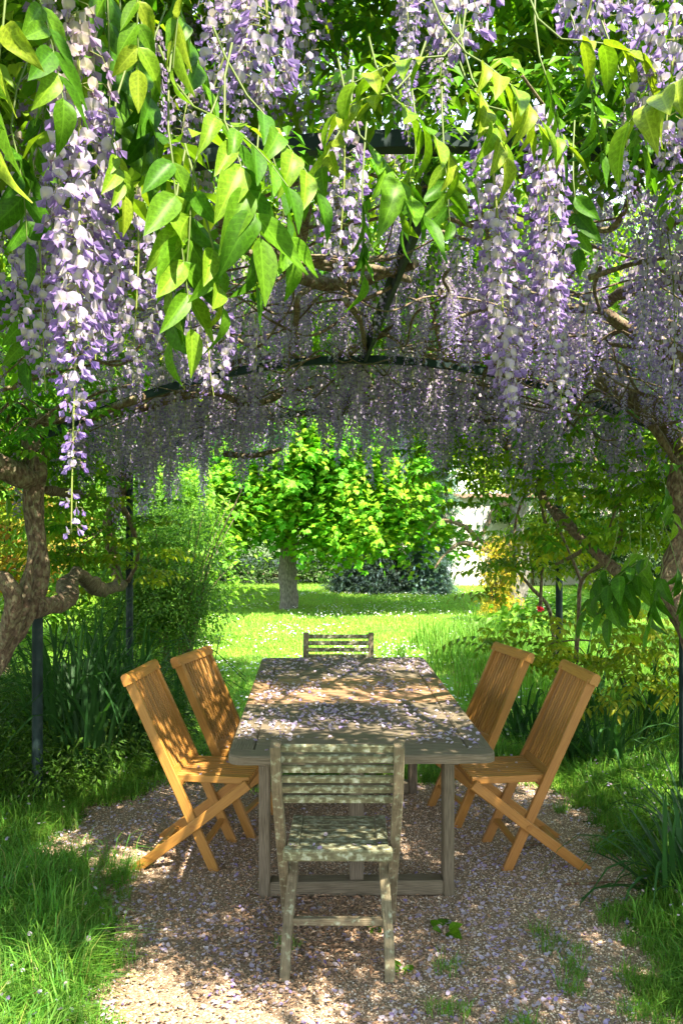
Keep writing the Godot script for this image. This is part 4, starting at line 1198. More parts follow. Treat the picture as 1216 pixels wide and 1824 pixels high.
func table() -> void:
	var t := thing("garden_table", "long weathered extending teak table with a newer orange centre leaf", "table", Vector3(0.046, 0, -4.655), 0.03)
	var H := 0.735
	var th := 0.034
	var w := Color(1, 1, 1)
	var L := 1.175
	for s in [-1.0, 1.0]:
		# long border boards in three lengths, the outer corners rounded off by a short end piece
		plank(t, "border_plank", Vector3(s * 0.468, H, L - 0.1), Vector3(s * 0.468, H, 0.221), 0.094, th, Vector3.UP, M.table, tone(w, 0.12), 0.006)
		plank(t, "border_plank", Vector3(s * 0.468, H, 0.217), Vector3(s * 0.468, H, -0.447), 0.094, th, Vector3.UP, M.table_leaf, tone(w, 0.1), 0.006)
		plank(t, "border_plank", Vector3(s * 0.468, H, -0.451), Vector3(s * 0.468, H, -L + 0.1), 0.094, th, Vector3.UP, M.table, tone(w, 0.12), 0.006)
	for e in [1.0, -1.0]:
		var g := Geo.new()
		var out := []
		var hw := 0.515
		var z0: float = e * (L - 0.098)
		out.append(Vector2(-hw, z0))
		for k in 6:
			var a := PI / 2.0 * k / 5.0
			out.append(Vector2(-hw + 0.06 - 0.06 * cos(a), e * (L - 0.06 + 0.06 * sin(a))))
		for k in 6:
			var a := PI / 2.0 * (1.0 - k / 5.0)
			out.append(Vector2(hw - 0.06 + 0.06 * cos(a), e * (L - 0.06 + 0.06 * sin(a))))
		out.append(Vector2(hw, z0))
		var sft := Vector3(rr(-2, 2), 0, rr(-2, 2))
		for k in out.size():
			var a: Vector2 = out[k]
			var b: Vector2 = out[(k + 1) % out.size()]
			var ia := Vector2(a.x * 0.988, a.y - (a.y - z0) * 0.06)
			var ib := Vector2(b.x * 0.988, b.y - (b.y - z0) * 0.06)
			var mid := Vector3(a.x + b.x, 0, a.y + b.y - 2.0 * z0 + 0.001)
			var f := func(q: Vector2, y: float) -> Vector3: return Vector3(q.x, y, q.y) + sft
			g.quad_out(f.call(a, -th / 2), f.call(b, -th / 2), f.call(b, th / 2 - 0.006), f.call(a, th / 2 - 0.006), mid, w)
			g.quad_out(f.call(a, th / 2 - 0.006), f.call(b, th / 2 - 0.006), f.call(ib, th / 2), f.call(ia, th / 2), mid + Vector3.UP, w)
			if k > 0 and k < out.size() - 1:
				var o0 := Vector2(out[0].x * 0.988, z0)
				var yy := th / 2
				g.quad_out(f.call(o0, yy), f.call(ia, yy), f.call(ib, yy), f.call(o0, yy), Vector3.UP, w)
				g.quad_out(f.call(out[0], -yy), f.call(a, -yy), f.call(b, -yy), f.call(out[0], -yy), Vector3.DOWN, w)
		put(g.mesh(M.table), "end_plank", t, Transform3D(Basis(), Vector3(0, H, 0) - sft))
	var z := L - 0.1 - 0.002
	var wd := 0.0865
	for k in 10:
		plank(t, "top_plank", Vector3(-0.417, H, z - wd / 2), Vector3(0.417, H, z - wd / 2), wd - 0.003, th - rr(0.002, 0.004), Vector3.UP, M.table, tone(w, 0.16))
		z -= wd
	z = 0.217
	wd = 0.083
	for k in 8:
		plank(t, "top_plank", Vector3(-0.417, H, z - wd / 2), Vector3(0.417, H, z - wd / 2), wd - 0.003, th - rr(0.001, 0.003), Vector3.UP, M.table_leaf, tone(w, 0.14))
		z -= wd
	z = -0.451
	wd = 0.0893
	for k in 7:
		plank(t, "top_plank", Vector3(-0.417, H, z - wd / 2), Vector3(0.417, H, z - wd / 2), wd - 0.003, th - rr(0.002, 0.004), Vector3.UP, M.table, tone(w, 0.16))
		z -= wd
	for s in [-1.0, 1.0]:
		plank(t, "apron_rail", Vector3(s * 0.4, 0.66, 0.86), Vector3(s * 0.4, 0.66, -0.98), 0.03, 0.07, Vector3.UP, M.table, tone(w, 0.1))
		for zz in [0.655, -0.775]:
			plank(t, "leg", Vector3(s * 0.4, -0.01, zz), Vector3(s * 0.4, 0.715, zz), 0.085, 0.048, Vector3(s, 0, 0), M.table, tone(w, 0.12), 0.006)
	for zz in [0.655, -0.775]:
		plank(t, "foot_rail", Vector3(-0.376, 0.045, zz), Vector3(0.376, 0.045, zz), 0.085, 0.065, Vector3.UP, M.table, tone(w, 0.12), 0.006)
		plank(t, "top_rail", Vector3(-0.376, 0.676, zz), Vector3(0.376, 0.676, zz), 0.06, 0.07, Vector3.UP, M.table, tone(w, 0.1))
		plank(t, "centre_post", Vector3(0.0, 0.078, zz), Vector3(0.0, 0.64, zz), 0.05, 0.06, Vector3(1, 0, 0), M.table, tone(w, 0.1))
	plank(t, "stretcher", Vector3(0.0, 0.3, 0.62), Vector3(0.0, 0.3, -0.74), 0.045, 0.07, Vector3.UP, M.table, tone(w, 0.1))

func chairs() -> void:
	teak_chair("teak folding chair nearest on the left side of the table", Vector3(-0.668, 0, -4.46), -0.11)
	teak_chair("teak folding chair turned inward behind the nearest left chair", Vector3(-0.505, 0, -4.90), -0.27)
	teak_chair("teak folding chair nearest on the right side of the table", Vector3(0.848, 0, -4.46), PI + 0.1)
	teak_chair("teak folding chair turned inward behind the nearest right chair", Vector3(0.652, 0, -5.05), PI + 0.27)
	grey_chair("lichen covered grey chair at the near end of the table with its back to us", Vector3(-0.012, 0, -3.485), PI / 2 - 0.01)
	grey_chair("grey slatted chair at the far end of the table with only its back showing", Vector3(-0.02, 0, -5.9), -PI / 2)

func beds() -> void:
	# irises and other strap leaved plants
	var li := [[130, 5.9, 44, 1.25, 0.030, 0.26], [190, 6.6, 44, 1.3, 0.030, 0.28], [245, 7.0, 30, 1.1, 0.028, 0.4], [90, 6.4, 36, 1.15, 0.03, 0.3], [350, 7.6, 20, 0.95, 0.024, 0.3], [300, 6.7, 24, 0.8, 0.02, 0.7], [165, 5.6, 46, 1.1, 0.028, 0.3], [235, 6.1, 40, 1.05, 0.028, 0.35]]
	var ll := ["dark iris clump right behind the left front post", "tall dark iris clump below the far left post", "iris clump with leaning leaves behind the left chairs", "shaded iris clump left of the front post", "small upright iris clump at the edge of the lawn", "arching strap leaves just behind the left chairs", "front iris clump between the left front post and the left chairs", "front iris clump whose tips show just left of the nearest left chair"]
	for k in li.size():
		strap_clump("iris_clump", ll[k], ground_z(li[k][1], li[k][0]), li[k][2], li[k][3], li[k][4], li[k][5], 1.0, "iris clumps left of the table")
	var ri := [[935, 6.6, 44, 0.62, 0.022, 0.95], [1010, 6.0, 50, 0.66, 0.022, 0.9], [1085, 5.9, 50, 0.7, 0.024, 0.8], [1150, 6.6, 40, 0.85, 0.024, 0.6], [1215, 4.0, 80, 0.6, 0.022, 1.1], [1250, 4.6, 60, 0.6, 0.022, 1.0], [1050, 7.4, 36, 0.9, 0.02, 0.5]]
	var rl := ["low dark strap leaved clump behind the far right chair", "dark arching strap leaved clump behind the near right chair", "dense strap leaved clump right of the near right chair", "taller strap leaved clump by the right front post", "dark arching strap leaves spilling over the gravel at the right edge", "strap leaved clump in shade at the right edge behind another", "strap leaved clump under the yellowish wisteria leaves"]
	for k in ri.size():
		strap_clump("lily_clump", rl[k], ground_z(ri[k][1], ri[k][0]), ri[k][2], ri[k][3], ri[k][4], ri[k][5], 1.0, "strap leaved clumps right of the table")

	# dark undergrowth on the left
	var xs := [[], []]
	var cs := [[], []]
	for k in 2000:
		var d := rr(5.0, 8.6)
		var px := rr(-90, 330)
		var p := ground_z(d, px)
		if on_gravel(p) > -0.12: continue
		if p.x > -1.05: continue
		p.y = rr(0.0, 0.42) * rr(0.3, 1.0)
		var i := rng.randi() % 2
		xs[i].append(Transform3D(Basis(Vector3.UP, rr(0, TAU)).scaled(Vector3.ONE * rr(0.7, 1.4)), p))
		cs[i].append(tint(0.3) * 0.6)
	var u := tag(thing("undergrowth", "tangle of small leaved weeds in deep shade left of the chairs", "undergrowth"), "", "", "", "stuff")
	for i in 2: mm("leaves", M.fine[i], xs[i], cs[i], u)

	# long grass round the gravel
	var lg := [grass_patch(46, 0.07, 0.26, 0.0026, 1.15, Color(0.10, 0.27, 0.035)), grass_patch(46, 0.07, 0.2, 0.0026, 1.3, Color(0.13, 0.32, 0.04)), grass_patch(50, 0.07, 0.12, 0.0024, 1.1, Color(0.12, 0.29, 0.035))]
	xs = [[], [], []]
	cs = [[], [], []]
	for k in 5200:
		var p := Vector3(rr(-2.6, 2.6), 0, -rr(2.55, 6.3))
		var e := on_gravel(p)
		if e > 0.02: continue
		if p.z > -2.9 and absf(p.x) < 0.9: continue
		var i := 0 if rr(0, 1) < 0.4 and p.x < 0.0 and p.z > -4.0 else (1 if rr(0, 1) < 0.35 else 2)
		var sc := rr(0.7, 1.15) * (0.75 if e > -0.1 else 1.0)
		xs[i].append(Transform3D(Basis(Vector3.UP, rr(0, TAU)).scaled(Vector3(sc, sc * rr(0.75, 1.1), sc)), p))
		cs[i].append(tint(0.2, 0.1))
	# small tufts that have come up through the gravel
	for q in [[190, 1570, 22, 0.17], [230, 1560, 12, 0.1], [1005, 1745, 12, 0.13], [985, 1690, 7, 0.06], [1090, 1640, 5, 0.05], [1095, 1505, 8, 0.08], [1005, 1448, 5, 0.05], [1180, 1760, 18, 0.16], [1160, 1800, 12, 0.14], [860, 1815, 10, 0.2], [960, 1822, 12, 0.2], [500, 1690, 2, 0.03], [60, 1780, 30, 0.3], [100, 1700, 24, 0.25], [1170, 1690, 22, 0.14], [1190, 1620, 22, 0.14]]:
		var c := G(q[0], q[1])
		for k in (q[2] if q[0] < 150 or q[0] > 1150 else int(q[2] * 0.4) + 1):
			var i := 2 if q[0] > 200 else rng.randi() % 3
			xs[i].append(Transform3D(Basis(Vector3.UP, rr(0, TAU)).scaled(Vector3.ONE * rr(0.35, 0.75)), c + Vector3(gauss() * q[3] * 0.5, 0.005, gauss() * q[3] * 0.7)))
			cs[i].append(tint(0.2))
	var lt := tag(thing("long_grass", "long soft grass round the edges of the gravel", "grass"), "", "", "", "stuff")
	for i in 3: mm("grass", lg[i], xs[i], cs[i], lt)

	# weeds in the gravel
	for q in [[790, 1660, 5, 0.075, "bright green broad leaved seedling in the gravel right of the grey chair"], [715, 1735, 9, 0.04, "small clover like weed beside the right rear leg of the grey chair"], [668, 1660, 10, 0.035, "tiny weed behind the right rear leg of the grey chair"], [470, 1575, 3, 0.035, "single green leaf by the left table leg"]]:
		var c := G(q[0], q[1])
		var t := thing("weed", q[4], "weed", c)
		for k in q[2]:
			var a: float = TAU * k / q[2] + rr(-0.3, 0.3)
			var d := Vector3(cos(a), rr(0.2, 0.9), sin(a)).normalized()
			var s: float = q[3] * rr(0.7, 1.2)
			var b := facing(d, Vector3(0, 1, 0.6))
			put(M.leaflets[2][k % 3], "leaf", t, Transform3D(b.scaled_local(Vector3(s * 1.7, s, s)), d * s * 0.35))
	# rambling shrubs with wisteria leaves on the right
	var tw: Array = M.clumps
	for q in [["low arching wisteria shoots with yellowish leaves behind the right chairs", [[960, 1150, 7.2, 0.3, 0.1], [1030, 1140, 6.9, 0.35, 0.14], [1100, 1150, 6.6, 0.35, 0.16], [1160, 1190, 6.4, 0.22, 0.18]], 46, 1.5], ["wisteria leaves round the far right post", [[960, 960, 7.8, 0.3, 0.16], [1010, 960, 7.6, 0.28, 0.14], [930, 1000, 7.8, 0.2, 0.1]], 30, 1.5], ["wisteria foliage hanging from the right eaves between the posts", [[900, 800, 7.4, 0.45, 0.25], [980, 850, 7.0, 0.45, 0.25], [1060, 840, 6.6, 0.4, 0.25], [1130, 830, 6.0, 0.35, 0.25], [850, 760, 7.6, 0.3, 0.12], [1180, 900, 5.8, 0.2, 0.3], [1000, 790, 7.0, 0.4, 0.15], [1120, 930, 6.2, 0.25, 0.15]], 150, 1.1], ["wisteria foliage at the left eaves round the front post", [[10, 760, 5.2, 0.2, 0.2], [40, 720, 5.0, 0.2, 0.2], [120, 830, 6.0, 0.25, 0.25], [20, 600, 4.2, 0.15, 0.25]], 60, 0.85], ["fresh wisteria leaves round the far left post", [[150, 960, 7.2, 0.35, 0.25], [190, 940, 7.6, 0.25, 0.25], [120, 990, 6.9, 0.3, 0.15]], 44, 1.2]]:
		var t := thing("wisteria_shoots", q[0], "wisteria")
		var x3 := [[], [], []]
		var c3 := [[], [], []]
		for k in q[2]:
			var w: Array = q[1][rng.randi() % q[1].size()]
			var p := P(w[0], w[1], w[2]) + Vector3(gauss() * w[3], gauss() * w[4], gauss() * 0.3)
			if p.y < 0.1: continue
			var i := rng.randi() % 3
			x3[i].append(Transform3D(Basis(Vector3.UP, rr(0, TAU)).scaled(Vector3.ONE * rr(0.9, 1.35)), p))
			var ti := tint(0.2)
			c3[i].append(Color(ti.r * q[3], ti.g, ti.b))
		for i in 3:
			if x3[i].size(): mm("leaves", tw[i], x3[i], c3[i], t)
		var w0: Array = q[1][0]
		trunk(t, [P(w0[0], w0[1], w0[2]), P(q[1][1][0], q[1][1][1], q[1][1][2]), P(q[1][2][0], q[1][2][1], q[1][2][2])], [0.008, 0.007, 0.004], M.bark, "stem", 6)
	# sunny plants on the right of the lawn
	var rg := [[930, 10.2, 0.6], [1000, 9.5, 0.5], [1080, 9.0, 0.5], [1150, 8.4, 0.5], [905, 11.5, 0.4], [1180, 7.6, 0.4]]
	xs = [[]]
	cs = [[]]
	var tall := grass_patch(40, 0.1, 0.42, 0.004, 0.7, Color(0.17, 0.36, 0.05))
	for k in 700:
		var w: Array = rg[rng.randi() % rg.size()]
		xs[0].append(Transform3D(Basis(Vector3.UP, rr(0, TAU)).scaled(Vector3.ONE * rr(0.6, 1.2)), ground_z(w[1], w[0]) + Vector3(gauss() * 0.5, 0, gauss() * 0.6)))
		cs[0].append(tint(0.2, 0.1))
	tag(mm("tall_grass", tall, xs[0], cs[0]), "tall sunlit grass right of the lawn beyond the pergola posts", "grass")
	var pb := ground_z(10.4, 950)
	tree("leafy_perennial", "low leafy clump with one red flower right of the lawn", pb, 0.4, 0.02, [[pb + Vector3(0, 0.25, 0), Vector3(0.35, 0.25, 0.3)], [pb + Vector3(0.4, 0.3, -0.2), Vector3(0.4, 0.3, 0.3)]], 160, M.broadtwig, M.bark, "", 4, 0.1)
	var fl := Geo.new()
	for k in 30:
		var d := on_sphere()
		leaf4(fl, Vector3.ZERO, facing(d, on_sphere()), 0.05, 0.04, tone(Color(0.5, 0.03, 0.05), 0.3))
	tag(put(fl.mesh(M.petal), "red_flower", null, Transform3D(Basis(), P(961, 1084, 10.2))), "single dark red flower above the leafy clump by the far right post", "flower")

func raceme_zone(p: Vector3, l: float, age: float) -> String:
	var side := "left edge"
	for q in [[-1.3, "left edge"], [-0.75, "left side"], [-0.25, "left of ridge"], [0.3, "under ridge"], [0.8, "right of ridge"], [1.4, "right side"], [9.0, "right edge"]]:
		if p.x < q[0]:
			side = q[1]
			break
	var depth := "beyond far arch"
	for q in [[-1.75, "well before nearest arch"], [-2.2, "close before nearest arch"], [-2.7, "just behind nearest arch"], [-3.3, "above grey chair"], [-4.0, "above near table end"], [-4.7, "above table centre"], [-5.28, "close before middle arch"], [-5.9, "just behind middle arch"], [-6.8, "above far table end"], [-7.9, "before far arch"]]:
		if p.z > q[0]:
			depth = q[1]
			break
	return "%s %s cluster %s, %s" % ["short" if l < 0.24 else ("long" if l > 0.4 else "middling"), "greyish" if age > 0.65 else ("pale lilac" if age > 0.45 else "purple lilac"), depth, side]

func hero_raceme(label: String, top: Vector3, bottom: Vector3, rad: float, count: int, age: float, sparse := 0.75) -> void:
	var t := thing("wisteria_raceme", label, "flower cluster", top, 0.0, "wisteria flower clusters")
	var ax := bottom - top
	var pts := []
	var rs := []
	for k in 11:
		var s := k / 10.0
		pts.append(ax * s + Vector3(sin(s * 5.0) * 0.004, 0, cos(s * 4.0) * 0.004))
		rs.append(lerpf(0.0026, 0.0009, s))
	var g := Geo.new()
	g.tube(pts, rs, 6, Color(0.25, 0.31, 0.07))
	put(g.mesh(M.stem), "stem", t)
	for k in count:
		var s := pow((k + rr(0, 0.9)) / count, 0.9)
		if s > sparse + 0.1 and rr(0, 1) < (s - sparse - 0.1) * 1.7: continue
		var a := k * 2.4 + rr(-0.4, 0.4)
		var o := Vector3(cos(a), 0, sin(a))
		var taper := (0.6 + 0.5 * smoothstep(0.0, 0.15, s)) * (1.0 - 0.72 * smoothstep(sparse - 0.2, minf(1.0, sparse + 0.35), s))
		var rt := rad * taper * rr(0.6, 1.05)
		var f := (o + Vector3(rr(-0.7, 0.7), rr(-0.55, 0.3), rr(-0.7, 0.7))).normalized()
		var x := Vector3.UP.cross(f).normalized()
		var b := Basis(x, f.cross(x), f) * Basis(Vector3(0, 0, 1), rr(-0.3, 0.3))
		var bud := s > sparse + 0.12
		var vv: Array = M.flowers[2 if bud else (0 if s < 0.18 and age > 0.3 else 1)]
		var sc := lerpf(1.15, 0.6, smoothstep(sparse - 0.1, 1.0, s)) * rr(0.88, 1.12)
		put(vv[rng.randi() % vv.size()], "flower", t, Transform3D(b.scaled_local(Vector3(sc * rr(0.8, 1.1), sc, sc * rr(0.8, 1.15))), ax * s + o * rt + Vector3(0, rr(-0.008, 0.008), 0)))

func racemes() -> void:
	M.flowers = [[], [], []]
	for k in 4:
		for st in 3:
			var cs := raceme_colors([0.02, 0.55, 0.95][st], [0.9, 0.0, 0.0][st])
			var g := Geo.new()
			flower(g, Vector3.ZERO, Basis(), 1.0, true, cs[0], cs[1], 0.022 if st != 2 else 0.014, 1.0 if st != 2 or k == 0 else 0.0)
			M.flowers[st].append(g.mesh(M.petal))
	# the large clusters nearest the camera
	hero_raceme("longest white lilac cluster, brightly lit, hanging at the left front", P(140, 25, 1.16), P(132, 950, 1.12), 0.036, 230, 0.5, 0.52)
	hero_raceme("second strand of the bright left cluster, overlapping the longest one", P(165, 190, 1.2), P(175, 640, 1.2), 0.030, 100, 0.2, 0.8)
	hero_raceme("bright cluster right of centre with a bare green upper stem", P(868, 235, 1.5), P(912, 760, 1.5), 0.031, 150, 0.25, 0.85)
	hero_raceme("bright cluster right of centre, right hand one of the pair", P(965, 195, 1.55), P(985, 610, 1.55), 0.031, 140, 0.1, 0.85)
	hero_raceme("thin cluster hanging below the bright pair right of centre", P(990, 600, 2.2), P(1004, 760, 2.2), 0.036, 40, 0.2, 0.7)
	hero_raceme("pale cluster left of centre ending above the middle arch", P(352, 520, 1.9), P(384, 705, 1.9), 0.05, 54, 0.3, 0.8)
	hero_raceme("shaded cluster in the upper middle between the leaf sprays", P(610, 215, 1.7), P(608, 492, 1.7), 0.045, 70, 0.8, 0.85)
	hero_raceme("cluster behind the leaves at the top left of centre", P(470, -30, 1.25), P(474, 190, 1.25), 0.045, 56, 0.6, 0.9)
	hero_raceme("short cluster at the top, left of the bright yellow leaves", P(420, 0, 1.45), P(372, 200, 1.45), 0.04, 34, 0.5, 0.7)
	hero_raceme("lit cluster at the top right of centre above the yellow leaves", P(815, -60, 1.3), P(812, 90, 1.3), 0.05, 46, 0.3, 0.9)
	hero_raceme("cluster at the top right corner reaching down the edge", P(1195, -40, 1.25), P(1190, 290, 1.25), 0.045, 90, 0.3, 0.85)
	hero_raceme("cluster at the top just left of the right corner one", P(1050, -40, 1.35), P(1046, 60, 1.35), 0.045, 30, 0.3, 0.9)
	hero_raceme("shaded cluster at the left edge behind the longest one", P(60, 330, 1.65), P(85, 700, 1.65), 0.05, 100, 0.5, 0.8)
	hero_raceme("shaded cluster at the far left edge of the view", P(18, 250, 1.8), P(24, 620, 1.8), 0.055, 90, 0.5, 0.8)
	hero_raceme("shaded cluster right behind the longest left cluster", P(245, 330, 1.7), P(240, 690, 1.7), 0.048, 90, 0.7, 0.85)
	hero_raceme("small sunlit cluster hanging over the left part of the middle arch", P(455, 565, 3.3), P(456, 680, 3.3), 0.05, 40, 0.0, 0.85)

	# the others: 300 as things, the rest as one mass
	var var_ := []
	for k in 7:
		var l: float = [0.26, 0.32, 0.38, 0.44, 0.34, 0.5, 0.3][k]
		var a := raceme_mesh(l, rr(0.028, 0.038), int(l * 210), [0.9, 0.6, 0.8, 0.4, 0.2, 0.7, 0.5][k])
		var_.append([a[0], a[1], l])
	var spots := []
	var nx := 26
	var nz := 50
	for i in nx + 12:
		for jj in nz + 16:
			var j: float = float(jj) if jj < nz else 15.0 + (jj - nz) * 0.75      # thicker between the nearest and the middle arch
			if i >= nx and jj > 13: continue      # the upper tier of clusters over the nearest arch
			var x := -2.0 + 4.15 * (i + rr(0.1, 0.9)) / nx
			if i >= nx: x = -1.7 + 3.6 * (i - nx + rr(0.0, 1.0)) / 12.0
			var z := -1.55 - 6.9 * (j + rr(0.1, 0.9)) / nz
			var w := rng.randi() % 7
			var p := Vector3(x, roof(clampf(x, -1.95, 2.1)) + rr(0.02, 0.36) + (0.34 if i >= nx else 0.0), z)
			var yaw := rr(0, TAU)
			var sc := rr(0.6, 1.35) if z > -5.0 else rr(0.95, 1.55)
			var keep := rr(0, 1)
			if absf(x) > 1.6 and keep < 0.3: continue
			if shaded_off(p, 0.4): continue
			if noise_at(x * 30.0, z * 30.0 + 500.0) < (-0.12 if z > -2.6 else -0.27): continue
			var px := 608.0 + x * F / -z
			if z > -5.25:       # the nearer clusters are short: the arches and the old stems stay free below them
				var low := 640.0 + pow((px - 650.0) / 525.0, 2) * 135.0 - rr(-12.0, 75.0)
				if px > 380.0 and px < 830.0:
					if z > -2.6: low = rr(250.0, 400.0)
					elif z > -3.5: low = rr(380.0, 500.0)
					if i >= nx: low = rr(120.0, 340.0)
				elif px <= 380.0: low = rr(540.0, 725.0)
				elif z > -2.4 and px < 1060.0: continue
				var yl := 640.0 - (px - 650.0) / 150.0 * 340.0      # and so does the ridge bar
				if px > 636.0 and px < 815.0 and -z < 0.91 * F / (912.0 - yl) + 0.15: low = minf(low, yl - 15.0)
				var room := p.y - (EYE + (912.0 - low) * -z / F)
				if room < 0.13: continue
				sc = minf(sc, room / var_[w][2])
			var py := 912.0 - (p.y - 0.2 - EYE) * F / -z
			var seen: float = (1.0 / -z) if px > -60 and px < 1280 and py > -150 else 0.0
			spots.append([seen, w, Transform3D(Basis(Vector3.UP, yaw).scaled(Vector3.ONE * sc), p)])
	spots.sort_custom(func(a, b): return a[0] > b[0])
	var protos := []
	var same := {}
	for w in 7:
		protos.append(null)
	var xs := [[], [], [], [], [], [], []]
	for k in spots.size():
		var s: Array = spots[k]
		if k >= 282:
			xs[s[1]].append(s[2])
			continue
		var o: Node3D
		if protos[s[1]] == null:
			o = Node3D.new()
			o.name = numbered("wisteria_raceme")
			add_child(o)
			put(var_[s[1]][0], "stem", o)
			var bl := put(var_[s[1]][1], "blossoms", o)
			bl.set_meta("kind", "stuff")
			protos[s[1]] = o
		else:
			o = protos[s[1]].duplicate()
			o.name = numbered("wisteria_raceme")
			add_child(o)
		o.transform = s[2]
		var lab := raceme_zone(s[2].origin, var_[s[1]][2] * s[2].basis.y.length(), [0.9, 0.6, 0.8, 0.4, 0.2, 0.7, 0.5][s[1]])
		tag(o, lab, "flower cluster", "wisteria flower clusters")
		if not same.has(lab): same[lab] = []
		same[lab].append(o)
	var order := ["first", "second", "third", "fourth", "fifth", "sixth", "seventh", "eighth", "ninth", "tenth", "eleventh", "twelfth"]
	for lab in same:
		var row: Array = same[lab]
		if row.size() < 2: continue
		row.sort_custom(func(a, b): return a.position.x / -a.position.z < b.position.x / -b.position.z)
		for k in row.size():
			row[k].set_meta("label", lab + (", last from left" if k == row.size() - 1 else ", %s from left" % order[mini(k, 11)]))
	var rest := tag(thing("wisteria_blossom", "mass of distant wisteria clusters under the far part of the pergola", "flowers"), "", "", "", "stuff")
	for w in 7:
		if xs[w].size():
			var both := ArrayMesh.new()
			for q in 2:
				both.add_surface_from_arrays(Mesh.PRIMITIVE_TRIANGLES, var_[w][q].surface_get_arrays(0))
				both.surface_set_material(q, [M.stem, M.petal][q])
			mm("racemes", both, xs[w], [], rest)

